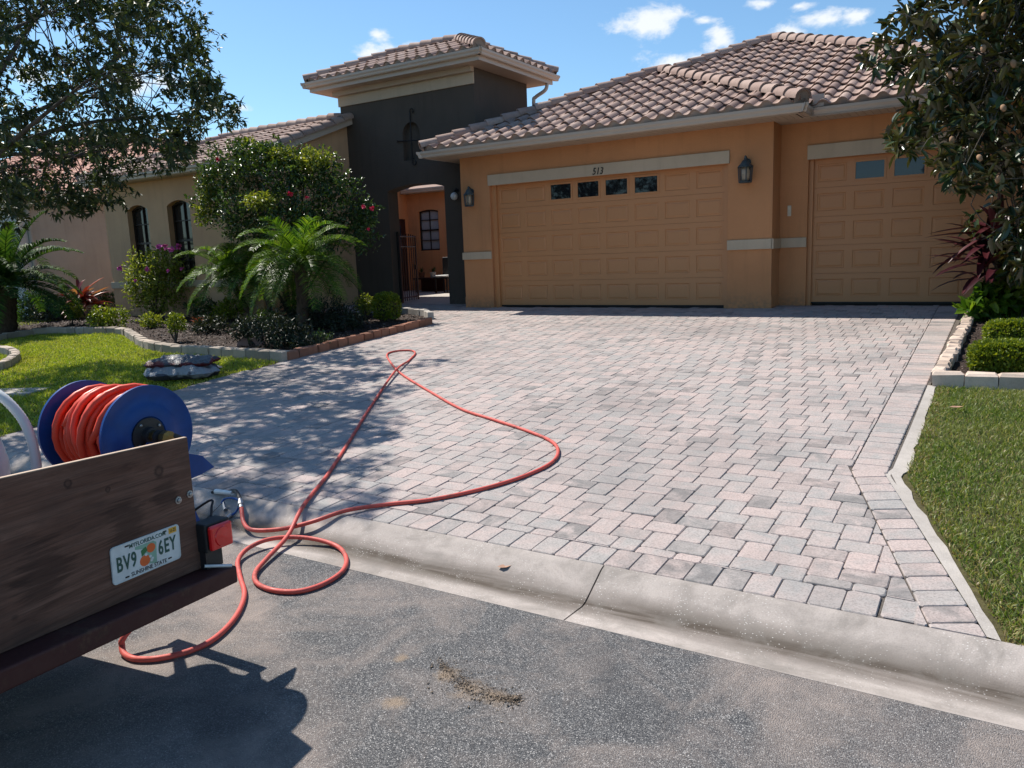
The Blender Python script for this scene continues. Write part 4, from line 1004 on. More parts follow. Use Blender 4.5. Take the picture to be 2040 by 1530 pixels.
MB().tube(spline([(NXE-0.06,NY0+0.05,3.6),(NXE-0.1,NY0+0.05,3.48),(NX1+0.06,NY0+0.05,3.30),(NX1+0.05,NY0+0.05,3.1),(NX1+0.05,NY0+0.05,0.4)], 4), 0.05, 8).build('downspout', M['beige_wall'], nb, smooth=True)
# ------------------------------------------------------------------ trailer parked along the kerb, rear end towards the right
M['ply'] = m_plywood(); M['plyedge'] = m_plain('plywood_edge', (0.50,0.37,0.27), 0.8)
M['redsteel'] = m_rust('red_steel', (0.050,0.010,0.008), (0.10,0.05,0.03), 0.54, 0.6); M['blacksteel'] = m_rust('black_steel', (0.018,0.018,0.020), (0.06,0.03,0.02), 0.58, 0.5)
M['blue'] = m_plain('blue_enamel', (0.010,0.058,0.235), 0.38, 0.0, 0.25); M['hose'] = m_plain('red_rubber_hose', (0.70,0.070,0.032), 0.42, 0.0, 0.3)
M['hose_old'] = m_rust('scuffed_red_hose', (0.56,0.078,0.058), (0.40,0.10,0.08), 0.52, 0.5); M['brass'] = m_plain('brass', (0.20,0.135,0.05), 0.4, 0.8); M['steel'] = m_plain('zinc_steel', (0.34,0.34,0.35), 0.42, 0.8)
M['redlens'] = m_plain('red_lens', (0.72,0.012,0.014), 0.18, 0.0, 0.6); M['tank'] = m_plain('white_poly_tank', (0.70,0.69,0.66), 0.4)
M['plate_white'] = m_plain('plate_enamel', (0.62,0.66,0.66), 0.4); M['plate_green'] = m_plain('plate_green_paint', (0.012,0.075,0.058), 0.5); M['plate_ink'] = m_plain('plate_ink', (0.03,0.04,0.05), 0.5)
M['plate_pale'] = m_plain('plate_pale_green', (0.24,0.42,0.32), 0.5); M['orange_p'] = m_plain('plate_orange', (0.72,0.13,0.025), 0.5); M['leaf_p'] = m_plain('plate_leaf', (0.03,0.16,0.05), 0.5); M['sticker'] = m_plain('yellow_sticker', (0.72,0.38,0.03), 0.5)
n = Nodes('clear_tube'); M['tube'] = n.done((0.72,0.74,0.72), 0.35, None, 0.0, 0.5, **{'Transmission Weight': 0.25})
tv, tn, tP = unit((-0.1376,0.9905,0)), unit((0.9905,0.1376,0)), V3((-2.575,1.795,0))
def T(v, n_, z): return tP+tv*v+tn*n_+V3((0,0,z-0.055*v))
tzv = unit(tv-V3((0,0,0.055))); tup = np.cross(tn, tzv)
def tbox(m, v0, v1, n0, n1, z0, z1):
    c = (T(v0,n0,z0)+T(v1,n1,z1))/2
    P = [T(v,n_,z) for z in (z0,z1) for v, n_ in ((v0,n0),(v1,n0),(v1,n1),(v0,n1))]
    return m.add(P, [(0,3,2,1),(4,5,6,7),(0,1,5,4),(1,2,6,5),(2,3,7,6),(3,0,4,7)])
trailer = thing('utility_trailer', T(-0.7,-1.2,0.0)*V3((1,1,0)), 'small utility trailer with weathered plywood tailboard and red steel bumper at the kerb', 'trailer')
tbx = lambda name, mat, a, bevel=0.0: tbox(MB(), *a).build(name, mat, trailer, bevel=bevel)
def bl(v, z): return tuple((T(v,0.0,z)-ORG[trailer.name])*K)
M['board'] = m_plywood([(bl(-0.145,0.862),0.030,True),(bl(-0.125,0.775),0.075,False),(bl(-0.50,0.90),0.02,True),(bl(-0.30,0.72),0.10,False),(bl(-0.62,0.62),0.12,False),(bl(-0.36,0.845),0.014,True)])
board = tbx('tailboard', M['board'], (-1.55,0.0,-0.016,0.0,0.44,0.963)); tbox(MB(), -1.548,-0.002,-0.0155,-0.0005,0.9632,0.966).build('tailboard_edge', M['plyedge'], board)
tbx('bumper', M['redsteel'], (-1.62,0.085,-0.03,0.10,0.365,0.436), 0.008)
tbx('deck', M['ply'], (-1.52,-0.03,-2.4,-0.02,0.455,0.48)); tbx('side_rail', M['redsteel'], (-0.03,0.01,-2.4,-0.03,0.37,0.50), 0.006); tbx('side_rail', M['redsteel'], (-1.56,-1.52,-2.4,-0.03,0.37,0.50), 0.006)
tbx('front_beam', M['redsteel'], (-1.52,-0.03,-2.4,-2.34,0.37,0.454)); tbx('axle', M['blacksteel'], (-1.6,0.05,-1.33,-1.27,0.22,0.28))
for k_ in range(3): tbx('cross_member', M['redsteel'], (-1.52,-0.03,-0.5-k_*0.7,-0.45-k_*0.7,0.385,0.454))
MB().tube([T(-0.3,-2.35,0.40), T(-0.77,-3.35,0.42)], 0.03, 8).build('tongue_arm', M['redsteel'], trailer); MB().tube([T(-1.25,-2.35,0.40), T(-0.79,-3.35,0.42)], 0.03, 8).build('tongue_arm', M['redsteel'], trailer)
MB().tube([T(-0.78,-3.3,0.42), T(-0.78,-3.3,0.0)], 0.025, 8).build('jack', M['blacksteel'], trailer)
for v in (0.11, -1.66):
    c = T(v,-1.3,0.0); c[2] = 0.255
    w = MB().lathe([(-0.07,0.15),(-0.08,0.21),(-0.06,0.247),(0.06,0.247),(0.08,0.21),(0.07,0.15)], c, tv, 24).build('wheel', M['black'], trailer, smooth=True)
    MB().lathe([(-0.05,0.15),(-0.02,0.15),(0.0,0.06),(0.03,0.05),(0.03,0.0)], c, tv, 16).build('rim', M['steel'], w, smooth=True)
    f_ = MB(); a = [T(v,-1.3,0.0)+tn*math.cos(t)*0.31+V3((0,0,0.255+math.sin(t)*0.29)) for t in np.linspace(0.1, math.pi-0.1, 9)]
    for p, q in zip(a, a[1:]): f_.add([p-tv*0.1, p+tv*0.1, q+tv*0.1, q-tv*0.1], [(0,1,2,3)])
    f_.build('mudguard', M['redsteel'], trailer)
# bolts and washers
for v, z in ((-0.075,0.735),(-0.018,0.745)):
    b = MB().lathe([(0,0.015),(0.003,0.015),(0.004,0.009),(0.010,0.009),(0.012,0.003)], T(v,0.001,z), tn, 8); b.build('bolt', M['steel'], trailer)
MB().tube([T(-0.01,0.03,0.455), T(0.06,0.10,0.444)], 0.006, 6).build('tie_wire', M['white'], trailer)
# tail light on a bracket beyond the board
tl = tbox(MB(), -0.005,0.125,-0.03,0.045,0.505,0.62).build('tail_light', M['black'], trailer, bevel=0.006)
tbox(MB(), 0.002,0.118,0.0455,0.066,0.512,0.612).build('lens', M['redlens'], tl, bevel=0.012)
MB().lathe([(0,0.040),(0.004,0.037),(0.006,0.0)], T(0.06,0.066,0.562), tn, 20).build('reflector', M['redlens'], tl, smooth=True)
tbx('light_bracket', M['blacksteel'], (0.0,0.085,-0.02,0.03,0.436,0.505)); 
MB().tube(spline([T(0.10,-0.03,0.60), T(0.14,-0.06,0.64), T(0.17,-0.1,0.66), T(0.10,-0.25,0.55)], 5), 0.005, 6).build('wire', M['black'], trailer)
# licence plate
pv0, pv1, pz0, pz1 = -0.388, -0.092, 0.512, 0.646; pc_v, pc_z = (pv0+pv1)/2, (pz0+pz1)/2; PWd, PH = pv1-pv0, pz1-pz0
pax, pay = unit(tzv+tup*0.02), unit(tup-tzv*0.02)
pc0 = T(pc_v, 0.003, pc_z)
def rrect(w, h, r, n_=5):
    out = []
    for cx, cy, a0 in ((w/2-r,h/2-r,0),(-w/2+r,h/2-r,90),(-w/2+r,-h/2+r,180),(w/2-r,-h/2+r,270)):
        for i in range(n_+1): a = math.radians(a0+90*i/n_); out.append((cx+r*math.cos(a), cy+r*math.sin(a)))
    return out
plate = MB().prism(rrect(PWd, PH, 0.014), pc0, pax, pay, 0.0, 0.003, np.cross(pax, pay)).build('license_plate', M['plate_white'], trailer)
pn_ = np.cross(pax, pay)
def on_plate(x, y, d): return pc0+pax*x+pay*y+pn_*(0.003+d)
def flat(name, poly, mat, d=0.0006): return MB().prism(poly, pc0+pn_*0.003, pax, pay, 0.0, d, pn_).build(name, mat, plate)
rim = MB(); o_, i_ = rrect(PWd-0.002, PH-0.002, 0.013), rrect(PWd-0.008, PH-0.008, 0.010); nn_ = len(o_)
rim.add([on_plate(x,y,0.0015) for x, y in o_]+[on_plate(x,y,0.0015) for x, y in i_], [(i,(i+1) % nn_,nn_+(i+1) % nn_,nn_+i) for i in range(nn_)]); rim.build('embossed_rim', M['plate_white'], plate)
flat('map_shape', [(-0.030,-0.030),(0.038,-0.048),(0.042,0.030),(0.03,0.038),(-0.048,0.040),(-0.050,0.030),(-0.01,0.020)], M['plate_pale'], 0.0004)
flat('orange_fruit', [(0.017+0.019*math.cos(a), 0.016+0.017*math.sin(a)) for a in np.linspace(0,6.1,18)], M['orange_p'], 0.0008); flat('orange_fruit', [(-0.012+0.022*math.cos(a), -0.022+0.020*math.sin(a)) for a in np.linspace(0,6.1,18)], M['orange_p'], 0.0008)
flat('fruit_leaf', [(-0.026,0.018),(-0.006,0.028),(0.002,0.012),(-0.012,0.004),(-0.024,-0.004)], M['leaf_p'], 0.0009)
for q, (x, y) in enumerate(((0.012,-0.014),(0.020,-0.024),(0.016,-0.030),(-0.006,-0.002))): flat('blossom', [(x+0.006*math.cos(a), y+0.005*math.sin(a)) for a in np.linspace(0,5.6,9)], M['plate_white'], 0.0011)
flat('year_sticker', [(0.100,0.040),(0.136,0.040),(0.136,0.061),(0.100,0.061)], M['sticker'], 0.0005)
def pt(body, size, x, y, mat, xs=1.0, name='lettering', spacing=1.0, bold=0.006): return text_mesh(body, size, on_plate(x, y, 0.0006), pax, pay, 0.0008, name, mat, plate, xs=xs, spacing=spacing, bold=bold)
pt('BV9', 0.074, -0.088, -0.004, M['plate_green'], 0.62, spacing=1.15, bold=0.022); pt('6EY', 0.074, 0.088, 0.000, M['plate_green'], 0.62, spacing=1.15, bold=0.022)
pt('MYFLORIDA.COM', 0.021, 0.006, 0.049, M['plate_green'], 0.95); pt('SUNSHINE STATE', 0.021, 0.004, -0.053, M['plate_ink'], 0.95); pt('11-23', 0.016, 0.118, 0.0505, M['plate_ink'], 0.75)
for x, y in ((-0.082,0.054),(0.082,0.056),(-0.090,-0.055),(0.096,-0.050)): flat('slot', [(x-0.008,y-0.0026),(x+0.008,y-0.0026),(x+0.008,y+0.0026),(x-0.008,y+0.0026)], M['black'], 0.0012)

# ------------------------------------------------------------------ hose reel on the trailer
RC, RN, RR, RL = V3((-2.845,1.812,0.943)), unit((0.992,0.03,0)), 0.200, 0.415
RT_ = unit(np.cross((0,0,1), RN))
reel = thing('hose_reel', (RC[0]-0.2, RC[1], 0.49), 'blue steel reel wound with red hose, standing on the trailer', 'hose reel')
def disc(c, s):
    prof = [(0.0,0.0),(0.0,0.075),(0.004,0.078),(0.004,0.125),(0.0,0.130),(0.0,0.192),(0.005,0.198),(0.005,0.203),(-0.007,0.203),(-0.007,0.0)]
    return MB().lathe([(h*s, r*RR/0.2) for h, r in prof], c, RN, 56).build('disc', M['blue'], reel, smooth=True)
disc(RC, 1); disc(RC-RN*RL, -1)
MB().lathe([(0.0,0.10),(RL,0.10)], RC-RN*RL, RN, 24).build('drum', M['blue'], reel, smooth=True)
hub = MB().lathe([(0.0,0.072),(0.005,0.072),(0.006,0.036),(0.03,0.034),(0.032,0.02),(0.06,0.02),(0.062,0.028),(0.08,0.028),(0.083,0.014),(0.10,0.014)], RC, RN, 20).build('hub', M['blacksteel'], reel, smooth=True)
MB().lathe([(0.02,0.024),(0.05,0.026),(0.055,0.018),(0.085,0.018),(0.09,0.03),(0.115,0.03),(0.118,0.012)], RC+RN*0.012, RN, 8).build('brass_swivel', M['brass'], reel)
MB().tube(spline([RC+RN*0.10, RC+RN*0.12+RT_*0.03, RC+RN*0.12+RT_*0.07-V3((0,0,0.05)), RC+RN*0.10+RT_*0.06-V3((0,0,0.2))], 5), 0.013, 8).build('inlet_pipe', M['black'], reel, smooth=True)
for k_ in range(4):
    a = math.radians(35+90*k_); MB().lathe([(0,0.007),(0.006,0.006),(0.008,0.0)], RC+RN*0.005+RT_*math.cos(a)*0.058+V3((0,0,math.sin(a)*0.058)), RN, 6).build('screw', M['steel'], hub)
# stand: two plates under the axle and splayed feet
for off in (0.028, -RL-0.028):
    c = RC+RN*off; m = MB(); m.prism([(-0.05,0.03),(0.05,0.03),(0.17,-0.42),(0.13,-0.42),(0.0,-0.02),(-0.13,-0.42),(-0.17,-0.42)] if off < 0 else [(-0.03,-0.02),(0.03,-0.02),(0.18,-0.43),(-0.18,-0.43)], c, RT_, (0,0,1), -0.004, 0.004, RN); m.build('stand', M['blue'], reel)
for s_ in (-1, 1): MB().obox(RC-RN*RL/2+RT_*s_*0.165+V3((0,0,-0.435)), RN, RT_, (0,0,1), RL/2+0.06, 0.028, 0.012).build('foot_bar', M['blue'], reel)
ft = MB(); p0_ = RC+RT_*0.215+RN*0.0+V3((0,0,-0.17)); ft.prism([(-0.06,0.06),(0.02,0.03),(0.075,-0.035),(0.0,-0.05),(-0.10,-0.06)], p0_, RT_, (0,0,1), -0.006, 0.006, RN); ft.build('guide_plate', M['blue'], reel)
# windings
rr = random.Random(8); path = []
def layer(r, turns, a0, u0, u1, wob):
    n_ = int(turns*22); ph = rr.uniform(0, 6)
    for i in range(n_):
        t = i/n_; a = a0+2*math.pi*turns*t; u = u0+(u1-u0)*t+wob*math.sin(a*0.53+ph)*0.02+wob*math.sin(a+ph*2)*0.012
        R = r+0.006*math.sin(a*0.37+ph)*wob+0.004*math.sin(a*1.0+1)
        u = min(max(u, 0.018), RL-0.022)
        path.append(RC-RN*RL+RN*u+(RT_*math.cos(a)+V3((0,0,1))*math.sin(a))*R)
layer(0.118, 14, 0.0, 0.02, RL-0.025, 0.2); layer(0.143, 12.0, 0.0, RL-0.03, 0.03, 0.7); layer(0.166, 8.5, 0.0, 0.045, RL-0.03, 1.6); layer(0.180, 3.0, math.pi, RL-0.08, 0.16, 2.2)
MB().tube(path, 0.0142, 8).build('wound_hose', M['hose'], reel, smooth='all')

# ------------------------------------------------------------------ tank and clear suction hose on the trailer
tank = thing('water_tank', (-3.55, 1.15, 0.49), 'white plastic water tank standing on the trailer deck', 'water tank')
tk = MB(); lv = [(0.488,0.30,0.27),(0.50,0.31,0.28),(0.88,0.315,0.285),(0.97,0.30,0.27),(1.03,0.26,0.23),(1.06,0.18,0.15),(1.07,0.10,0.08)]
ct = V3((-3.50,1.20,0)); N_ = 32
for z, a, b in lv:
    for k_ in range(N_):
        w = 2*math.pi*k_/N_; e = 0.42; cx_, sy_ = math.cos(w), math.sin(w)
        tk.v.append(tuple(ct+tn*(a*math.copysign(abs(cx_)**e, cx_))+tv*(b*math.copysign(abs(sy_)**e, sy_))+V3((0,0,z))))
for i in range(len(lv)-1):
    for k_ in range(N_): tk.f.append((i*N_+k_, i*N_+(k_+1) % N_, (i+1)*N_+(k_+1) % N_, (i+1)*N_+k_))
tk.f += [tuple(range(N_-1,-1,-1)), tuple(range((len(lv)-1)*N_, len(lv)*N_))]; tk.build('body', M['tank'], tank, smooth=True, angle=60)
MB().lathe([(0,0.09),(0.05,0.09),(0.055,0.08),(0.06,0.0)], ct+V3((0,0,1.07)), n=20).build('lid', M['tank'], tank, smooth=True)
tp = spline([ct+V3((-0.1,0.1,1.1)), (-3.62,1.42,1.16), (-3.47,1.49,1.165), DP(0,788,3.1), DP(40,828,3.1), DP(60,868,3.1), DP(71,915,3.1), (-3.21,1.55,0.80), (-3.22,1.53,0.60), (-3.26,1.45,0.52)], 14)
tube = MB().tube(tp, [0.0185+0.0016*(i % 2) for i in range(len(tp))], 10).build('suction_hose', M['tube'], org=(-3.25,1.5,0.5), smooth='all'); tag(tube, 'clear ribbed suction hose arching out of the trailer beside the white tank', 'hose')

# ------------------------------------------------------------------ red hose lying across driveway and road
hp_ = [(481,1012,.05),(486,1042,.03),(505,1056,.025),(560,1054,.03),(620,1040,.035),(690,1017,.01),(770,1005,0),(860,995,0),(960,974,0),(1045,948,0),(1098,922,0),(1112,899,0),(1098,879,0),(1055,860,0),(990,838,0),(920,815,0),(860,782,0),(800,745,0),(776,719,0),(772,705,0),(792,699,0),(818,698,0),(827,704,0),(815,718,0),(789,737,.03),(745,800,0),(700,872,0),(655,942,0),(604,1008,.012),(574,1066,.04),(532,1112,.01),(509,1140,.005),(512,1162,0),(545,1176,0),(595,1178,0),(645,1163,0),(682,1138,0),(690,1113,0),(674,1090,.004),(632,1075,.02),(580,1070,.03),(530,1076,.03),(492,1094,.02),(474,1118,.005),(478,1148,0),(487,1185,0),(470,1228,0),(430,1270,0),(380,1296,0),(320,1311,0),(272,1313,0),(249,1304,.0),(243,1286,.02),(250,1265,.06)]
hr = 0.0128
hpts = [G(x, y, hr+0.001+dz) for x, y, dz in hp_]+[V3((-3.05,1.9,0.2)), V3((-3.1,1.85,0.45)), V3((-2.98,1.80,0.62))]
hose = thing('garden_hose', G(800,900), 'long red hose looping over the driveway and down across the kerb', 'hose')
hs_ = spline(hpts, 10)
for i in range(len(hs_)):
    zmin = gz(hs_[i][1])+hr+0.001
    if hs_[i][2] < zmin: hs_[i][2] = zmin
MB().tube(hs_, hr, 10).build('tube', M['hose_old'], hose, smooth='all')
# valve and spray fitting at its end
e0 = hpts[0]; ed = unit(hpts[0]-hpts[1])
vb = MB().lathe([(0,0.015),(0.03,0.015),(0.032,0.02),(0.055,0.02),(0.057,0.014),(0.09,0.014)], e0, ed, 8).build('coupling', M['steel'], hose, smooth=True)
c_ = e0+ed*0.08
MB().tube(spline([c_, G(474,985,.06), G(468,978,.055), G(455,980,.04)], 5), 0.014, 8).build('valve_body', M['blacksteel'], hose, smooth=True)
MB().tube([G(463,982,.05), G(430,979,.022)], [0.014,0.017], 10).build('grip', M['white'], hose, smooth=True); MB().tube([G(430,979,.022), G(422,981,.018)], [0.012,0.010], 8).build('grip_end', M['black'], hose)
MB().tube(spline([c_, G(462,992,.07), G(448,994,.05), G(441,1003,.03)], 5), 0.007, 6).build('lever', M['blue'], hose); MB().tube([G(445,1001,.03), G(449,1016,.012)], [0.010,0.014], 8).build('quick_coupler', M['steel'], hose)
MB().tube(spline([c_, G(476,1008,.06), G(470,1020,.03), G(458,1028,.015)], 5), 0.007, 6).build('trigger_link', M['blue'], hose); MB().tube([G(462,1024,.02), G(454,1031,.014)], 0.012, 8).build('tip_coupler', M['steel'], hose)

# ------------------------------------------------------------------ folded sacks on the lawn
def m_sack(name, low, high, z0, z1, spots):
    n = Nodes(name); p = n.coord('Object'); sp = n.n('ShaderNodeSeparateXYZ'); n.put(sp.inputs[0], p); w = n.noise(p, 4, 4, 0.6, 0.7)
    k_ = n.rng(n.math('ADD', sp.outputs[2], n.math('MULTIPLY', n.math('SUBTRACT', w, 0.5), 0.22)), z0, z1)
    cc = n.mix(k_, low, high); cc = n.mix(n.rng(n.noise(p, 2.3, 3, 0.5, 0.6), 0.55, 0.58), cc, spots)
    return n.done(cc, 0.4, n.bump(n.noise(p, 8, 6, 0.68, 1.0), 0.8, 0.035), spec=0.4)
M['sackred'] = m_sack('dark_red_sack', (0.13,0.022,0.026), (0.12,0.125,0.14), 0.085, 0.10, (0.05,0.05,0.06)); M['sackwhite'] = m_sack('pale_sack', (0.05,0.05,0.06), (0.30,0.305,0.32), 0.05, 0.075, (0.07,0.07,0.085))  # pale sack: shading of its lower side is put into the low colour
def sack(c, lx, ly, lz, rot, mat, label, seed):
    rs = np.random.default_rng(seed); ph = rs.uniform(0, 6, 12); m = MB(); nx, ny = 23, 15
    ca, sa = math.cos(rot), math.sin(rot)
    for side in (1, -1):
        for j in range(ny):
            for i in range(nx):
                u, w = i/(nx-1)*2-1, j/(ny-1)*2-1
                e = (1-abs(u)**6)*(1-abs(w)**5); f_ = max(e, 0)**0.4
                wr = 0.16*math.sin(3*u+ph[0]+3.5*w)+0.14*math.sin(7*w+ph[1]+3*u)+0.10*math.sin(11*u-7*w+ph[2])+0.09*math.sin(19*u+9*w+ph[3])+0.07*math.sin(27*w-15*u+ph[8])
                fold_ = 0.18 if (u+0.25*math.sin(3*w+ph[9])) > 0.35 else 0.0
                z = lz*(0.45+0.55*f_*(1+wr*1.2-fold_)) if side > 0 else lz*0.45*(1-f_*0.98)
                x, y = u*lx/2*(1+0.08*math.sin(4*w+ph[4])+0.05*math.sin(11*w+ph[5])+0.03*math.sin(17*w+ph[10])), w*ly/2*(1+0.08*math.sin(5*u+ph[6])+0.05*math.sin(12*u+ph[7])+0.03*math.sin(19*u+ph[11]))
                m.v.append((c[0]+ca*x-sa*y, c[1]+sa*x+ca*y, c[2]+z))
        b = 0 if side > 0 else nx*ny
        m.f += [(b+j*nx+i, b+j*nx+i+1, b+(j+1)*nx+i+1, b+(j+1)*nx+i) for j in range(ny-1) for i in range(nx-1)]
    o = m.build('sack', mat, org=c, smooth='all'); return tag(o, label, 'sack', 'sacks left on the lawn')
sc_ = G(352, 757); sx = unit(RIGHT*V3((1,1,0))); ra_ = math.atan2(sx[1], sx[0])
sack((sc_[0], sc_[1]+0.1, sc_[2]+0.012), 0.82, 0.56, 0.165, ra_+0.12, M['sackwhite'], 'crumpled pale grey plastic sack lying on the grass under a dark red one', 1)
sack((sc_[0]-0.02, sc_[1]+0.14, sc_[2]+0.155), 0.74, 0.50, 0.12, ra_+0.02, M['sackred'], 'dark red and grey plastic sack folded on top of a pale one', 2)

# dry leaf on the kerb, sandy ridge left on the road
def dry_leaf(p, s_, rot, label):
    m = MB(); ca, sa = math.cos(rot), math.sin(rot); q = []
    for u, w, h in ((-1,0,.1),(-.4,.5,.25),(.3,.55,.2),(1,0,.35),(.3,-.5,.22),(-.4,-.5,.15),(0,0,.0)): q.append((p[0]+s_*(ca*u-sa*w), p[1]+s_*(sa*u+ca*w), p[2]+s_*h*0.5+0.003))
    m.add(q, [(0,1,6),(1,2,6),(2,3,6),(3,4,6),(4,5,6),(5,0,6)]); o = m.build('fallen_leaf', M['dryleaf'], org=p); return tag(o, label, 'leaf')
M['dryleaf'] = m_plain('dry_leaf', (0.36,0.20,0.13), 0.7)
dry_leaf(G(1005,1130), 0.036, 0.5, 'dry brown leaf lying on the concrete kerb'); dry_leaf(G(2033,672,0.03), 0.06, 1.2, 'curled brown leaf lying on the right lawn'); dry_leaf(G(1905,812,0.04), 0.05, 0.3, 'long dry straw-coloured leaf in the right lawn grass')
M['sand'] = m_soil('wet_sand', [(0.3,(0.26,0.20,0.15)),(0.7,(0.44,0.35,0.27))], 70)
rs = np.random.default_rng(5); N3 = 2200; line = np.array(spline([G(868,1312), G(885,1330), G(912,1352), G(955,1380), G(1018,1394), G(1030,1393)], 30))
t = rs.beta(2.2, 1.6, N3); c = line[(t*(len(line)-1)).astype(int)]; w = (0.010+0.030*np.sin(np.pi*t)**2)*(0.7+0.3*np.sin(t*23)); off = rs.normal(0, 1, (N3,2))*w[:,None]*np.where(rs.random(N3) < 0.2, 3.2, 1.0)[:,None]
c = np.stack([c[:,0]+off[:,0], c[:,1]+off[:,1], 0.0004+0.006*np.exp(-(off**2).sum(1)/(w*w))*rs.random(N3)], 1)
d = rs.normal(0, 1, (N3,4,3))*(np.abs(rs.normal(0, 0.0014, (N3,1,1)))+0.0010); d[:,:,2] = np.abs(d[:,:,2])*0.7; vs = (c[:,None]+d).reshape(-1,3)
i4 = np.arange(N3)[:,None]*4; ts = np.concatenate([i4+np.array(q) for q in ((0,1,2),(0,2,3),(0,3,1),(1,3,2))])
so = np_mesh('sand_ridge', vs, None, ts, M['sand']); tag(so, 'thin ridge of damp brown sand washed onto the asphalt', 'sand', kind='stuff')
# ------------------------------------------------------------------ planting
npr = np.random.default_rng(21)
def nrm(a): return a/(np.linalg.norm(a, axis=-1, keepdims=True)+1e-9)
def leaf_arrays(c, d, up, L_, W_, kind='leaf', curl=0.12, fold=0.22):
    """c, d, up: (n,3) base points, leaf directions, approximate normals"""
    n = len(c); d = nrm(d); s_ = nrm(np.cross(d, up)); nn = np.cross(s_, d)
    L_ = np.broadcast_to(L_, n)[:,None]; W_ = np.broadcast_to(W_, n)[:,None]
    if kind == 'diamond':
        t = [(0,0,0),(0.45,0.5,fold*0.5),(1,0,-curl),(0.45,-0.5,fold*0.5)]; f = [(0,1,2),(0,2,3)]
        v = np.stack([c+d*L_*a+s_*W_*b+nn*(L_*h if b == 0 else W_*h) for a, b, h in t], 1).reshape(-1,3)
        i = np.arange(n)[:,None]*4; return v, None, np.concatenate([i+np.array(q) for q in f])
    if kind == 'blade':
        t = [(0,0.5,0),(0,-0.5,0),(0.55,-0.36,0.10),(0.55,0.36,0.10),(1,0,-curl)]
        v = np.stack([c+d*L_*a+s_*W_*b+nn*L_*h for a, b, h in t], 1).reshape(-1,3); i = np.arange(n)[:,None]*5
        return v, i+np.array((0,1,2,3)), i+np.array((3,2,4))
    t = [(0,0,0),(0.30,0.5,fold),(0.70,0.40,fold*0.6),(1,0,-curl),(0.70,-0.40,fold*0.6),(0.30,-0.5,fold)]
    v = np.stack([c+d*L_*a+s_*W_*b+nn*(L_*h if b == 0 else W_*h) for a, b, h in t], 1).reshape(-1,3); i = np.arange(n)[:,None]*6
    return v, np.concatenate([i+np.array((0,1,2,3)), i+np.array((0,3,4,5))]), None
def foliage(name, parts, mat, parent, kind=None):
    vs, qs, ts, b = [], [], [], 0
    for v, q, t in parts:
        vs.append(v)
        if q is not None: qs.append(q+b)
        if t is not None: ts.append(t+b)
        b += len(v)
    return np_mesh(name, np.concatenate(vs), np.concatenate(qs) if qs else None, np.concatenate(ts) if ts else None, mat, parent)
def inpoly(x, y, P):
    r = False; j = len(P)-1
    for i in range(len(P)):
        if (P[i][1] > y) != (P[j][1] > y) and x < (P[j][0]-P[i][0])*(y-P[i][1])/(P[j][1]-P[i][1])+P[i][0]: r = not r
        j = i
    return r
def rdir(n): return nrm(npr.normal(size=(n, 3)))
def clump(c, rad, n, L_, W_, kind, droop=0.25, out=0.8, flat=0.7, per=9):
    """a spray about c: leaves whorled round the tips of its twigs"""
    k_ = max(3, n//per); tip = rdir(k_)*npr.random((k_,1))**0.4*rad; tip[:,2] *= flat; ti = np.repeat(tip, per, 0); n = k_*per
    ax = np.repeat(nrm(tip/(rad+1e-6)*out+npr.normal(size=(k_,3))*0.45+np.array([0,0,-droop])), per, 0)
    o = ti-ax*npr.random((n,1))*L_*1.1; d = nrm(ax*0.75+npr.normal(size=(n,3))*0.62); up = nrm(npr.normal(size=(n,3))*0.45+np.array([0,0,1.0]))
    return leaf_arrays(c+o, d, up, L_*(0.7+0.6*npr.random(n)), W_*(0.75+0.5*npr.random(n)), kind)

# ---- materials
M['oak'] = m_leaf('oak_leaf', [(0,(0.025,0.042,0.022)),(0.4,(0.042,0.066,0.028)),(0.75,(0.068,0.096,0.036)),(1,(0.12,0.14,0.055))], 0.42, 0.20, 0.28)
M['magnolia'] = m_leaf('magnolia_leaf', [(0,(0.016,0.034,0.012)),(0.45,(0.030,0.058,0.018)),(0.8,(0.055,0.088,0.024)),(0.95,(0.085,0.115,0.03)),(1,(0.12,0.09,0.035))], 0.34, 0.12, 0.55, under=(0.10,0.06,0.028), ufac=0.35)
M['box'] = m_leaf('boxwood_leaf', [(0,(0.075,0.12,0.012)),(0.5,(0.16,0.22,0.018)),(1,(0.30,0.33,0.03))], 0.42, 0.30, 0.4)
M['shrub'] = m_leaf('shrub_leaf', [(0,(0.022,0.05,0.016)),(0.5,(0.05,0.10,0.025)),(1,(0.11,0.17,0.04))], 0.32, 0.25, 0.55)
M['limeleaf'] = m_leaf('lime_leaf', [(0,(0.10,0.15,0.02)),(0.5,(0.20,0.25,0.035)),(1,(0.34,0.35,0.07))], 0.45, 0.35, 0.4)
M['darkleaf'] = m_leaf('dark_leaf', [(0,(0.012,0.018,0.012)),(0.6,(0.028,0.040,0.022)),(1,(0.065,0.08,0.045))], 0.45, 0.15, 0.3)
M['palm'] = m_leaf('palm_leaflet', [(0,(0.032,0.085,0.012)),(0.5,(0.075,0.165,0.017)),(1,(0.19,0.29,0.03))], 0.4, 0.36, 0.3)
M['sago'] = m_leaf('sago_leaflet', [(0,(0.015,0.045,0.012)),(0.6,(0.04,0.095,0.018)),(1,(0.09,0.16,0.03))], 0.55, 0.25, 0.10)
M['ti'] = m_leaf('red_cordyline_leaf', [(0,(0.10,0.014,0.018)),(0.5,(0.20,0.030,0.030)),(0.8,(0.30,0.07,0.05)),(1,(0.36,0.20,0.14))], 0.3, 0.3, 0.5)
M['tidark'] = m_leaf('maroon_cordyline_leaf', [(0,(0.022,0.006,0.009)),(0.6,(0.055,0.010,0.016)),(1,(0.085,0.018,0.022))], 0.35, 0.06, 0.4)
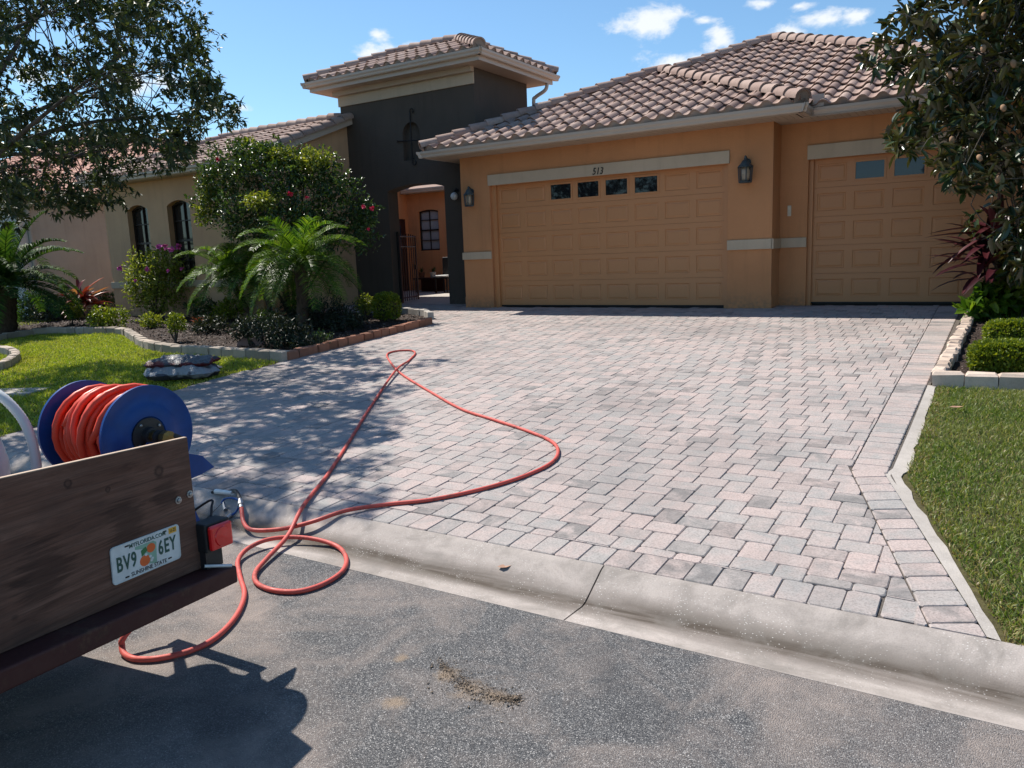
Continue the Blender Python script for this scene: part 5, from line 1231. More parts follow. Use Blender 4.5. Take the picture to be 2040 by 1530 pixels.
M['bark'] = m_bark('grey_bark', (0.10,0.085,0.07)); M['palmbark'] = m_bark('palm_bark', (0.075,0.052,0.038), 16); M['twig'] = m_bark('twig_bark', (0.085,0.065,0.05), 20)
M['pink'] = m_plain('pink_petal', (0.62,0.12,0.42), 0.6); M['crimson'] = m_plain('crimson_petal', (0.62,0.03,0.10), 0.6); M['cone'] = m_plain('magnolia_cone', (0.30,0.175,0.095), 0.85)

# ---- trees
def tree(base, clumps, hub, limbs, label, cat, leafargs, mat, trunk_r, seed, leaf_n, rad, trunk_pts=None, twig_r=0.0055):
    rr = np.random.default_rng(seed); t = thing('tree', base, label, cat)
    tp_ = spline(trunk_pts or [base, V3(base)*0.6+V3(hub)*0.4+V3((0.08,-0.05,0)), hub], 6); m = MB(); nT = len(tp_)
    m.tube([tp_[0]-V3((0,0,0.05))]+tp_, [trunk_r*1.5]+[trunk_r*(1.25-0.55*i/nT) for i in range(nT)], 12); m.build('trunk', M['bark'], t, smooth='all')
    C = np.array(clumps); pick = [0]
    D = np.linalg.norm(C-C[rr.integers(len(C))], axis=1)
    tg = [int(np.argmax(D))]
    for _ in range(limbs-1):
        D = np.min([np.linalg.norm(C-C[k_], axis=1) for k_ in tg], axis=0); tg.append(int(np.argmax(D)))
    own = np.argmin([np.linalg.norm(C-C[k_], axis=1) for k_ in tg], axis=0)
    for li, k_ in enumerate(tg):
        m = MB(); mem = C[own == li]; cen = mem.mean(0); a = tp_[int(nT*(0.6+0.39*((li*7) % limbs)/limbs))]
        mid = a*0.5+cen*0.5+rr.normal(0, 0.12, 3)+V3((0,0,0.18)); sp = spline([a, mid, cen], 6)
        m.tube(sp, [trunk_r*(0.27-0.22*i/len(sp)) for i in range(len(sp))], 7, cap=False)
        for c in mem:
            if rr.random() < 0.35 and np.linalg.norm(c-cen) > 0.5: continue
            s0 = sp[int(len(sp)*rr.uniform(0.72, 0.99))]; mm = (s0+c)/2+rr.normal(0, 0.15, 3)
            q = spline([s0, mm, c, c+unit(c-s0)*rad*0.7+V3((0,0,-0.05))], 3); m.tube(q, [twig_r*(1.3-1.0*i/len(q)) for i in range(len(q))], 5, cap=False)
        m.build('limb', M['bark'], t, smooth='all')
    parts = [clump(c, rad*rr.uniform(0.7, 1.25), int(leaf_n*rr.uniform(0.6, 1.3)), *leafargs) for c in C]
    foliage('crown', parts, mat, t)
    return t
def in_frame(p, mg=40): return p[2] > 0.5 and -mg < p[0] < 2040+mg and -mg < p[1] < 1530+mg
oak_mask = [(-900,-900),(352,-900),(362,-20),(398,45),(424,95),(392,128),(360,125),(372,150),(430,150),(470,190),(474,235),(438,262),(405,285),(372,330),(345,352),(325,330),(290,365),(235,385),(200,430),(172,445),(150,410),(90,405),(25,440),(-20,430),(-900,520)]
gaps = [(120,90,30),(215,120,20),(180,215,22),(270,90,22),(360,205,22),(20,140,24),(130,330,18),(300,310,18),(95,62,46),(165,35,22),(300,185,40),(330,235,24),(70,205,26),(35,300,20),(225,300,16),(430,235,10),(10,25,16)]
C_ = []; tries = 0; inside = 0
oc, orad = V3((-10.3,5.6,5.0)), V3((4.7,4.3,3.0))
while tries < 30000 and len(C_) < 560:
    tries += 1; q = rdir(1)[0]*npr.random()**0.28; p = oc+q*orad
    if p[2] < 1.9: continue
    s = PJ(p); sx_, sy_ = p[0]+0.75*p[2], p[1]-0.165*p[2]
    if sx_ > -3.25-(sy_-3.2)*0.62+0.3*npr.normal() or (sy_ < 3.0 and sx_ > -4.2) or sy_ < 2.6: continue
    if in_frame(s, 60):
        if not inpoly(s[0], s[1], oak_mask) or any((s[0]-a)**2+(s[1]-b)**2 < r*r for a, b, r in gaps): continue
        if npr.random() < (0.45 if s[0] > 300 else 0.28): continue
        inside += 1
    else:
        if p[2] < 3.4 or npr.random() < 0.45: continue
    if any(np.linalg.norm(p-c) < 0.30 for c in C_): continue
    C_.append(p)
print('oak clumps', len(C_), 'in frame', inside)
oak = tree((-11.4,4.0,gz(4.0)), C_, (-10.9,4.6,3.6), 16, 'large live oak with small dark leaves overhanging the lawn and driveway', 'tree', (0.098,0.036,'diamond',0.15,0.9,0.75,8), M['oak'], 0.17, 3, 118, 0.30)
mag_mask = [(1722,28),(1742,-30),(1760,-900),(3000,-900),(3000,700),(2070,660),(2040,620),(2020,560),(1998,500),(1972,440),(1950,400),(1912,362),(1862,335),(1835,305),(1795,298),(1772,285),(1775,262),(1815,236),(1800,196),(1772,172),(1752,150),(1735,120),(1740,98),(1785,84),(1750,64)]
C_ = []; tries = 0; mc, mr_ = V3((0.95,11.5,3.4)), V3((2.5,1.9,3.3))
while tries < 20000 and len(C_) < 470:
    tries += 1; q = rdir(1)[0]*npr.random()**0.3; p = mc+q*mr_
    if p[2] < 1.15: continue
    s = PJ(p)
    if in_frame(s, 30):
        if not inpoly(s[0], s[1], mag_mask): continue
        if s[0] < 1850 and s[1] < 110 and npr.random() < 0.4: continue
    elif npr.random() < 0.5: continue
    if any(np.abs(p-c).max() < 0.125 for c in C_): continue
    C_.append(p)
mag = tree((0.75,11.5,gz(11.5)), C_, (0.85,11.6,2.6), 12, 'glossy dark magnolia with bronze leaf undersides and seed cones by the garage', 'tree', (0.165,0.062,'leaf',0.0,0.9,0.8,7), M['magnolia'], 0.11, 5, 36, 0.27, twig_r=0.007)
vis = [c for c in C_ if in_frame(PJ(c), 0)]; vis.sort(key=lambda c: PJ(c)[2]); npr.shuffle(vis[:60])
for c in vis[:14]:
    cc_ = c+V3((npr.normal(0,0.1), -0.18, npr.normal(0,0.1)+0.08)); MB().lathe([(-0.045,0.0),(-0.035,0.018),(0,0.029),(0.03,0.021),(0.045,0.0)], cc_, unit((npr.normal()*0.4, npr.normal()*0.4, 1)), 8).build('seed_cone', M['cone'], mag, smooth='all')

# ---- shrubs
def shrub(name, base, blobs, n, L_, W_, mat, label, cat='shrub', kind='leaf', stems=5, group=None, surf=0.72, flowers=None, stem_r=0.012, tight=0.6, parent=None):
    """blobs: (centre, radii); leaves lie near the lumpy outer surface"""
    t = parent or thing(name, base, label, cat, group); base = V3(base); parts = []
    tot = sum(r[0]*r[2]+r[0]*r[1] for _, r in blobs)
    for c, r in blobs:
        c, r = V3(c), V3(r); k_ = int(n*(r[0]*r[2]+r[0]*r[1])/tot); o = rdir(k_); ph = npr.uniform(0, 6, 3)
        lump = 1+0.30*np.sin(o[:,0]*5+ph[0])*np.sin(o[:,1]*5+ph[1])+0.16*np.sin(o[:,2]*7+ph[2]+o[:,0]*4)+0.05*npr.normal(size=k_)
        p = c+o*r*(surf+(1-surf)*npr.random(k_)**0.5)[:,None]*lump[:,None]
        keep = p[:,2] > base[2]+0.01; p, o2 = p[keep], o[keep]; m_ = len(p)
        d = nrm(o2+npr.normal(size=(m_,3))*tight+np.array([0,0,0.25])); up = nrm(o2*0.8+npr.normal(size=(m_,3))*0.5+np.array([0,0,0.6]))
        parts.append(leaf_arrays(p, d, up, L_*(0.65+0.7*npr.random(m_)), W_*(0.7+0.6*npr.random(m_)), kind))
    foliage('young_foliage' if parent else 'foliage', parts, mat, t)
    for i in range(stems):
        c, r = blobs[i % len(blobs)]; c = V3(c); e = c+V3(r)*npr.uniform(-0.5, 0.5, 3); b0 = base+V3((npr.uniform(-0.06,0.06), npr.uniform(-0.06,0.06), -0.02))
        MB().tube(spline([b0, (b0+e)/2+npr.normal(0, 0.04, 3), e], 4), [stem_r*(1.4-0.9*j/8) for j in range(9)], 6).build('stem', M['twig'], t, smooth='all')
    for p, s_, mt in (flowers or []):
        m_ = MB()
        for k_ in range(14):
            d = unit(npr.normal(size=3)+V3((0.3,-0.5,0.3))); a = V3(p)+d*s_*0.05; sd = unit(np.cross(d, npr.normal(size=3)))*s_*0.35
            m_.add([a, a+d*s_*0.4+sd, a+d*s_*0.8, a+d*s_*0.4-sd], [(0,1,2,3)])
        m_.lathe([(-s_*0.2,0.0),(0,s_*0.2),(s_*0.2,0.0)], p, n=6); m_.build('flower', mt, t)
    return t
def at(px, py, dep): return DP(px, py, dep)
def dep_of(p): return PJ(p)[2]
def px2u(n_, dep): return n_/F_PX*dep
def blob_px(px, py, hw, hh, dep, ry=None): 
    r = px2u(hw, dep); return (at(px, py, dep), (r, ry or r*0.9, px2u(hh, dep)))
# tall flowering shrub against the wing and tower
d0_ = 15.2; bb = [blob_px(x, y, w, h, d_) for x, y, w, h, d_ in [(440,350,52,52,15.6),(505,330,46,42,15.2),(560,355,50,40,15.0),(612,338,52,44,15.2),(660,372,46,46,15.0),(702,425,40,50,14.8),(590,425,80,54,14.9),(490,430,70,56,15.3),(418,400,34,56,15.8),(722,470,26,40,14.7),(640,470,60,44,14.8),(740,430,14,18,14.6),(540,300,20,18,15.2),(470,300,18,18,15.5)]]
bb0 = list(bb); fl = [(at(x,y,d_-0.75), px2u(s_, d_), M['crimson']) for x, y, s_, d_ in [(435,318,7,15.6),(578,386,8,14.9),(612,394,5,14.9),(724,412,6,14.6),(741,415,7,14.6),(735,457,5,14.5)]]
big_shrub = shrub('flowering_shrub', G(580,632), bb, 12500, 0.076, 0.032, M['shrub'], 'tall leafy shrub with crimson flowers against the wing and tower', stems=9, flowers=fl, stem_r=0.022, surf=0.12, tight=1.1)
# lime shrub tips along the top
bb = [blob_px(x, y, w, h, d_) for x, y, w, h, d_ in [(500,298,26,20,15.5),(560,312,34,20,15.0),(625,320,40,22,14.9),(415,395,16,34,15.6),(400,430,14,22,15.6),(520,400,40,16,14.4)]]
shrub('', G(580,632), bb, 2600, 0.075, 0.032, M['limeleaf'], None, stems=0, surf=0.1, tight=1.1, parent=big_shrub)
sprays = []
for c, r in bb0:      # ragged shoots standing out of the outline
    for _ in range(7):
        o = rdir(1)[0]; o[2] = abs(o[2])*0.9-0.1; sprays.append(clump(V3(c)+unit(o)*V3(r)*npr.uniform(0.95, 1.35), 0.15, 26, 0.08, 0.034, 'leaf', -0.2, 1.0, 1.2, 9))
foliage('shoots', sprays, M['shrub'], big_shrub)
# pink-flowered standard
b_ = G(312, 640); dd = dep_of(b_); bb = [blob_px(x, y, w, h, dd) for x, y, w, h in [(300,545,52,44),(335,560,42,42),(285,570,40,36),(325,520,36,26),(310,600,40,24)]]
fl = [(at(x,y,dd-0.7), px2u(s_, dd), M['pink']) for x, y, s_ in [(318,493,9),(330,492,10),(342,497,9),(356,491,10),(240,535,8),(294,537,8),(270,560,5),(362,535,6),(335,540,5)]]
shrub('standard_shrub', b_, bb, 4200, 0.075, 0.032, M['limeleaf'], 'round yellow-green shrub with pink flowers on a bare stem in the left bed', stems=4, flowers=fl, stem_r=0.022, surf=0.5, tight=0.9)
# low plants of the left bed
low = [(147,652,[(147,618,17,17)],700,.05,.024,'box','small clipped round shrub on a stem beside the red-leaved plant'),
 (215,660,[(205,636,28,24),(235,632,22,20),(195,640,20,18)],1500,.06,.028,'box','bright green mounded shrub behind the pale stone edging'),
 (180,615,[(190,600,30,18),(225,598,24,16)],900,.08,.036,'shrub','loose green shrub at the corner of the left wing'),
 (300,655,[(300,640,22,16)],520,.06,.03,'limeleaf','sparse yellowing low plant below the pink-flowered shrub'),
 (350,684,[(350,644,18,18)],700,.045,.022,'box','little ball-shaped shrub on a thin stem in the dark mulch'),
 (460,640,[(462,612,28,20),(445,622,18,14)],1300,.055,.026,'box','yellow-green rounded shrub in front of the wing wall'),
 (405,640,[(400,612,24,22),(425,618,18,16)],800,.06,.028,'shrub','thin dark green shrub beside the yellow-green rounded one'),
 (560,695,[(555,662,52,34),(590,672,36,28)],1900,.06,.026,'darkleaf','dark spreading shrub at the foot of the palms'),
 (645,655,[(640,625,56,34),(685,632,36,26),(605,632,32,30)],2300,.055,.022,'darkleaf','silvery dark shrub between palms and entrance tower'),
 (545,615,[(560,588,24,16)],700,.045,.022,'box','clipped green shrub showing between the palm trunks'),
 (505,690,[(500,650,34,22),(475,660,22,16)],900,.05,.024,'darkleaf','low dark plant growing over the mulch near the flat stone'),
 (730,636,[(730,606,20,20),(722,612,14,14)],800,.05,.024,'limeleaf','small yellowish shrub beside the square clipped one'),
 (255,628,[(262,612,16,12)],300,.05,.024,'darkleaf','short dark plant against the wing wall base'),
 (665,690,[(640,672,22,12),(600,684,20,10)],400,.045,.02,'shrub','low creeping plant just inside the red brick edging'),
 (40,640,[(60,610,50,26),(110,612,40,20)],2000,.09,.036,'shrub','broad green shrubs under the sago at the neighbour boundary'),
 (120,640,[(100,628,30,14)],500,.07,.03,'darkleaf','shadowed low plant between sago and clipped round shrub')]
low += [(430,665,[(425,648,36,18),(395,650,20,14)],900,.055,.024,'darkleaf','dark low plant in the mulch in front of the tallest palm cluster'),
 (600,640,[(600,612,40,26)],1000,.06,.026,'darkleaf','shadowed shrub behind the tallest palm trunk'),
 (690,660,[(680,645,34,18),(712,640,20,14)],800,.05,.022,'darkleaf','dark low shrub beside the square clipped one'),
 (380,632,[(385,606,22,18)],500,.06,.026,'shrub','thin shrub under the right wing window'),
 (530,660,[(530,634,30,18)],700,.055,.024,'shrub','mid-green low plant between the leaning palm trunks'),
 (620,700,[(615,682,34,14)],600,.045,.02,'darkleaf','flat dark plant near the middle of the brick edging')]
for bx_, by_, bl, n_, L_, W_, mt, lab in low:
    b_ = G(bx_, by_); dd = dep_of(b_); shrub('garden_shrub', b_, [blob_px(*q, dd) for q in bl], n_, L_, W_, M[mt], lab, stems=4, surf=0.25 if mt in ('darkleaf','shrub','limeleaf') else 0.5, tight=1.0)
def clipped_box(name, px0, px1, py0, py1, base, label, n, lenf=1.0):
    """sheared shrub: leaves packed on a rounded block"""
    b_ = G(*base); dd = dep_of(b_); w = px2u((px1-px0)/2, dd); zt = at((px0+px1)/2, py0, dd)[2]; c = at((px0+px1)/2, (py0+py1)/2, dd); c[1] = b_[1]+w*0.5; t = thing(name, b_, label, 'shrub', 'clipped shrubs')
    z0 = gz(b_[1])-0.0; hz_ = (zt-z0)/2; c[2] = z0+hz_; o = npr.uniform(-1, 1, (n,3)); ax_ = npr.choice(3, n, p=[0.28,0.34,0.38]); o[np.arange(n), ax_] = np.where(ax_ == 2, 1.0, npr.choice([-1.0,1.0], n)); q = o/((np.abs(o)**3.2).sum(1, keepdims=True)**(1/3.2))
    q = q*(1+0.03*np.sin(q[:,[1,2,0]]*6+1)); p = c+q*np.array([w, w*0.8, hz_])*(0.86+0.16*npr.random((n,1)))*np.array([0.95,0.95,0.92]); k_ = p[:,2] > z0+0.02; p, o = p[k_], o[k_]; m_ = len(p)
    parts = [leaf_arrays(p, nrm(o+npr.normal(size=(m_,3))*0.7+np.array([0,0,0.3])), nrm(o+npr.normal(size=(m_,3))*0.4+np.array([0,0,0.3])), 0.036*lenf*(0.7+0.6*npr.random(m_)), 0.022*lenf*(0.7+0.6*npr.random(m_)), 'diamond')]
    foliage('foliage', parts, M['box'], t)
    core = MB(); 
    for zz, k2 in ((0.05,0.6),(0.3,0.78),(1.4,0.80),(1.72,0.6)):
        for a in range(12): w_ = 2*math.pi*a/12; core.v.append((c[0]+w*k2*math.cos(w_), c[1]+w*0.8*k2*math.sin(w_), z0+hz_*zz))
    for i in range(3):
        for a in range(12): core.f.append((i*12+a, i*12+(a+1) % 12, (i+1)*12+(a+1) % 12, (i+1)*12+a))
    core.f.append(tuple(range(36,48))); core.build('inner_twigs', M['twig'], t)
    return t
clipped_box('clipped_shrub', 738, 792, 583, 640, (765,643), 'square clipped shrub at the end of the bed by the archway', 3000, 1.3)
clipped_box('clipped_shrub', 1938, 2075, 681, 750, (2005,752), 'clipped boxwood mound behind the pale stone edging on the right', 9000)
clipped_box('clipped_shrub', 1968, 2075, 639, 690, (2020,695), 'smaller clipped boxwood between the front mound and the magnolia', 6000)
# leafy plants under the magnolia
b_ = G(1985, 640); dd = dep_of(b_)
shrub('broadleaf_plant', b_, [blob_px(x, y, w, h, dd) for x, y, w, h in [(1975,598,30,22),(2010,590,30,28),(1950,618,26,12),(2030,610,24,20)]], 620, 0.17, 0.085, M['palm'], 'broad-leaved green plant below the magnolia beside the garage', 'plant', stems=6, surf=0.3, tight=1.0)
b_ = G(2040, 640)
shrub('broadleaf_plant', b_, [blob_px(x, y, w, h, dep_of(b_)) for x, y, w, h in [(2035,560,36,40),(2050,500,30,40)]], 420, 0.17, 0.075, M['limeleaf'], 'pale green leafy plant growing up against the magnolia trunk', 'plant', stems=4, surf=0.3, tight=1.0)

# ---- strap-leaved cordylines: every leaf a part
def strap_leaf(b, d, L_, W_, droop, mat, parent):
    d = unit(d); up = V3((0,0,1)); s_ = unit(np.cross(d, up)); m_ = MB(); n_ = 7; pts = []
    for i in range(n_):
        t = i/(n_-1); c = b+d*L_*t+V3((0,0,-droop*L_*t*t)); w = W_*(0.25+1.5*t*(1-t)*1.9) if t < 0.98 else 0.002
        nn_ = unit(np.cross(s_, d)); pts += [c-s_*w/2+nn_*w*0.2, c, c+s_*w/2+nn_*w*0.2]
    f = []
    for i in range(n_-1):
        for j in range(2): f.append((i*3+j, i*3+j+1, (i+1)*3+j+1, (i+1)*3+j))
    m_.add(pts, f); return m_.build('leaf', mat, parent, smooth='all')
def cordyline(base, h, n_, L_, W_, mat, label, seed, stems=3, aim=None):
    rs = np.random.default_rng(seed); t = thing('cordyline', base, label, 'plant')
    for s_ in range(stems):
        tip = V3(base)+V3((rs.normal(0,0.10), rs.normal(0,0.08), h*(0.65+0.35*s_/max(1, stems-1)))); MB().tube([V3(base)-V3((0,0,0.02)), tip], 0.018, 6).build('stem', M['twig'], t)
        for k_ in range(n_//stems):
            a = k_*2.4+rs.uniform(-0.3,0.3); e = rs.uniform(-0.1, 1.25); d = V3((math.cos(a)*math.cos(e), math.sin(a)*math.cos(e), math.sin(e)))
            if aim is not None: d = unit(d+V3(aim))
            strap_leaf(tip-V3((0,0,rs.uniform(0,0.25)*h)), d, L_*rs.uniform(0.7,1.15), W_*rs.uniform(0.8,1.2), rs.uniform(0.1,0.5), mat, t)
    return t
tb2 = G(170, 632)
cordyline(tb2, 0.55, 60, 0.85, 0.12, M['ti'], 'red strap-leaved cordyline at the left corner of the wing', 2)
cb = V3((-0.02,12.35,gz(12.3)))
cordyline(cb, 1.25, 72, 0.80, 0.105, M['tidark'], 'dark maroon cordyline against the garage under the magnolia', 4, 4, (-0.25,-0.1,0.0))
cordyline(G(395,650), 0.16, 12, 0.26, 0.05, M['ti'], 'tiny reddish bromeliad in the mulch in front of the wing', 9, 1)

# ---- palms: every frond a part
def frond(b, d, L_, droop, lf, mat, parent, vshape=0.35, nl=44, wl=0.016):
    d = unit(d); n_ = 12; pts = []; v = V3(d); p = V3(b)
    for i in range(n_+1):
        pts.append(p.copy()); p = p+v*L_/n_; v = unit(v+V3((0,0,-droop/n_*(0.5+1.2*i/n_))))
    m_ = MB().tube(pts, [0.014*(1-0.85*i/n_) for i in range(n_+1)], 5); rachis = m_
    P = np.array(pts); t = np.linspace(0.10, 0.995, nl); seg = t*n_; i0 = np.minimum(seg.astype(int), n_-1); fr = (seg-i0)[:,None]
    c = P[i0]*(1-fr)+P[i0+1]*fr; dd_ = nrm(P[i0+1]-P[i0]); s_ = nrm(np.cross(dd_, np.array([0,0,1.0]))); up = np.cross(s_, dd_)
    Ls = lf*np.sin(np.pi*(0.14+0.80*t))**0.7*(0.9+0.2*npr.random(nl)); arr = []
    for sg in (-1, 1):
        dl = nrm(s_*sg+dd_*0.75+up*vshape+npr.normal(size=(nl,3))*0.08); arr.append(leaf_arrays(c, dl, up+npr.normal(size=(nl,3))*0.1, Ls, np.full(nl, wl), 'blade', 0.22))
    fo_ = foliage('frond', arr, mat, parent)
    rachis.build('rachis', mat, fo_, smooth='all'); return fo_
def palm(base, top, nf, L_, lf, label, seed, mat=None, r=0.07, droop=1.9, boots=True, wl=0.0135):
    rs = np.random.default_rng(seed); t = thing('palm', base, label, 'palm'); base, top = V3(base), V3(top)
    sp = spline([base-V3((0,0,0.05)), (base+top)/2+rs.normal(0,0.03,3), top], 8)
    MB().tube(sp, [r*(1.0+0.10*math.sin(i*2.6)+0.12*(i/len(sp))) for i in range(len(sp))], 10).build('trunk', M['palmbark'], t, smooth='all')
    if boots:
        for k_ in range(26):
            u_ = 0.45+0.55*k_/26; c = sp[int(u_*(len(sp)-1))]; a = k_*2.4; d = unit((math.cos(a), math.sin(a), 0.9)); MB().obox(c+d*r*1.0, d, unit((-math.sin(a),math.cos(a),0)), unit(np.cross(d, (-math.sin(a),math.cos(a),0))), 0.05, 0.022, 0.010).build('leaf_boot', M['palmbark'], t)
    for k_ in range(nf):
        a = k_*2.399+rs.uniform(-0.2,0.2); e = 1.25-1.5*(k_/nf)+rs.uniform(-0.1,0.1); d = V3((math.cos(a)*math.cos(e), math.sin(a)*math.cos(e), math.sin(e)))
        frond(top+V3((0,0,0.04)), d, L_*rs.uniform(0.85,1.1), droop*rs.uniform(0.8,1.2), lf, mat or M['palm'], t, wl=wl)
    return t
pb0 = G(602, 662); dp_ = dep_of(pb0)
palm(pb0, at(598, 532, dp_), 46, 1.22, 0.29, 'tallest pygmy date palm with stout trunk and bright arching fronds', 1, r=0.10)
pb1 = G(545, 642); palm(pb1, at(520, 540, dep_of(pb1)), 32, 1.15, 0.27, 'pygmy date palm with a leaning trunk beside the tallest palm', 2, r=0.05)
pb2 = G(510, 640); palm(pb2, at(455, 555, dep_of(pb2)), 30, 1.1, 0.27, 'low pygmy date palm spreading towards the wing windows', 3, r=0.05)
sg = G(25, 662); palm((-18.0,8.5,gz(8.5)), at(12, 572, dep_of((-18.0,8.5,0.5))), 46, 1.75, 0.30, 'sago palm with thick dark trunk at the end of the left bed', 4, M['sago'], r=0.20, droop=1.5, boots=False, wl=0.034)

# ------------------------------------------------------------------ beds, edging, lawns
edge_px = [(-60,690),(0,678),(60,668),(110,663),(180,664),(240,664),(262,672),(290,690),(350,702),(420,706),(500,711),(572,718)]
edge = spline([G(*p) for p in edge_px], 10)
brick = [G(572,718), G(650,698), G(750,673), G(862,645)]
mb = MB(); outl = [(p[0], p[1]) for p in edge]+[(p[0], p[1]) for p in brick[1:]]+[(-9.35,12.05),(-9.5,12.4),(-13.2,12.45),(-13.2,11.42),(-18.7,11.42),(-18.7,12.1),(-21.5,12.1),(-21.9,9.2)]
grid_fill(mb, outl, 0.012, 0.25); tag(mb.build('flower_bed', M['mulch']), kind='structure')
rb_out = [(-0.36,8.02),(3.2,8.1),(3.2,14.03),(-0.25,14.03),(-0.27,13.0)]
mb = MB(); grid_fill(mb, rb_out, 0.014, 0.25); tag(mb.build('flower_bed', M['mulch']), kind='structure')
def chips(name, outl, n_, label, smin=0.012, smax=0.034):
    xs = [p[0] for p in outl]; ys = [p[1] for p in outl]; P = []
    while len(P) < n_:
        x_, y_ = npr.uniform(min(xs), max(xs)), npr.uniform(min(ys), max(ys))
        if inpoly(x_, y_, outl): P.append((x_, y_, gz(y_)+0.014+0.012*npr.random()))
    P = np.array(P); d = npr.normal(size=(n_,3)); d[:,2] *= 0.25; up = npr.normal(size=(n_,3))*0.35+np.array([0,0,1])
    v, q, t = leaf_arrays(P, d, up, npr.uniform(smin, smax, n_)*2, npr.uniform(smin, smax, n_), 'blade', 0.05); o = np_mesh(name, v, q, t, M['chip']); return tag(o, label, 'mulch', kind='stuff')
n = Nodes('bark_chip'); M['chip'] = n.done(n.ramp(n.rand(), [(0,(0.018,0.011,0.008)),(0.5,(0.05,0.032,0.025)),(0.85,(0.11,0.075,0.06)),(1,(0.24,0.19,0.16))]), 0.85)
chips('mulch', outl, 16000, 'dark bark mulch covering the left bed'); chips('mulch', [(-0.33,8.05),(1.2,8.1),(1.2,13.6),(-0.22,13.6)], 5000, 'dark bark mulch in the right bed', 0.008, 0.02)
def stone_row(path, length, wd, ht, mat, name, parent, chs=0.014, jit=0.006, gap=0.006, off=0.0):
    path = [V3(p) for p in path]; L_ = [0]
    for a, b in zip(path, path[1:]): L_.append(L_[-1]+np.linalg.norm((b-a)[:2]))
    def atl(s_):
        s_ = min(max(s_, 0), L_[-1]); i = max(0, min(np.searchsorted(L_, s_)-1, len(path)-2)); t = (s_-L_[i])/(L_[i+1]-L_[i]+1e-9); return path[i]*(1-t)+path[i+1]*t
    s_ = 0.0
    while s_ < L_[-1]-length*0.4:
        ln = length*npr.uniform(0.93,1.07); a, b = atl(s_), atl(s_+ln); d = b-a; d[2] = 0; d = unit(d); c = (a+b)/2; nn_ = V3((-d[1],d[0],0)); c = c+nn_*off; c[2] = gz(c[1])
        m_ = MB().obox(c+V3((npr.normal(0,jit*0.5), npr.normal(0,jit*0.5), ht/2-0.03+npr.normal(0,jit*0.5))), unit(d+nn_*npr.normal(0,0.02)), nn_, V3((0,0,1)), ln/2-gap/2, wd/2*npr.uniform(0.94,1.05), ht/2+0.03, chs)
        o = m_.build(name, mat, parent); s_ += ln
        for vtx in o.data.vertices: vtx.co += Vector(npr.normal(0, jit*0.45, 3))*K
stl = thing('bed_edging', edge[60]*V3((1,1,1)), 'curving pale concrete edging stones round the left bed', 'edging')
stone_row(edge, 0.30, 0.15, 0.125, M['edging'], 'stone', stl, 0.018, 0.008, 0.012)
brl = thing('bed_edging', brick[1], 'straight row of red edging bricks between left bed and driveway', 'edging')
stone_row(brick, 0.21, 0.115, 0.12, M['redbrick'], 'brick', brl, 0.012, 0.009, 0.016, off=0.02)
grl = thing('bed_edging', (-9.3,12.0,gz(12)), 'short grey block edging where the bed meets the entrance walk', 'edging')
stone_row([(-8.95,11.62,0),(-9.35,12.0,0),(-9.9,12.25,0),(-10.6,12.38,0)], 0.24, 0.11, 0.14, M['strip'], 'block', grl)
rel = thing('bed_edging', (-0.41,8.0,gz(8)), 'pale pink edging blocks round the right bed', 'edging')
M['edging_pink'] = m_concrete('pink_edging_concrete', (0.56,0.45,0.37), False)
stone_row([(-0.37,8.06,0),(-0.30,10.4,0),(-0.20,13.35,0)], 0.235, 0.125, 0.105, M['edging_pink'], 'block', rel, 0.022, 0.010)
stone_row([(-0.43,7.95,0),(3.2,8.06,0)], 0.245, 0.125, 0.115, M['edging_pink'], 'block', rel, 0.024, 0.010)
rgl = thing('lawn_edging', G(-30,715), 'curved pale edging stones at the far end of the left lawn', 'edging')
stone_row(spline([G(-60,745),G(0,737),G(24,724),G(33,714),G(18,705),G(-20,699)], 6), 0.22, 0.12, 0.12, M['edging'], 'stone', rgl)
# flat red stone standing in the mulch
sp_ = G(500, 690); ds = dep_of(sp_); M['redstone'] = m_concrete('red_sandstone', (0.42,0.24,0.19), False)
st_ = MB(); oo = [(-30,0),(-26,-14),(-4,-32),(10,-38),(22,-30),(26,-8),(20,2)]; st_.prism([(px2u(a, ds), px2u(-b, ds)) for a, b in oo], sp_-V3((0,0,0.02)), unit(RIGHT*V3((1,1,0))), unit(V3((0,0,1))+unit(FWD*V3((1,1,0)))*0.5), -0.03, 0.03, unit(np.cross(unit(RIGHT*V3((1,1,0))), unit(V3((0,0,1))+unit(FWD*V3((1,1,0)))*0.5))))
tag(st_.build('stone', M['redstone'], org=sp_, bevel=0.012), 'flat reddish stone propped up in the left bed', 'stone')
# path slab at the far left of the lawn
sl = MB().obox(G(10,782)+V3((0,0,-0.01)), unit((0.9,0.45,0)), unit((-0.45,0.9,0)), (0,0,1), 0.45, 0.22, 0.03, 0.008); tag(sl.build('stepping_slab', M['strip'], org=G(10,782)), 'pale concrete slab set into the left lawn', 'paving slab')

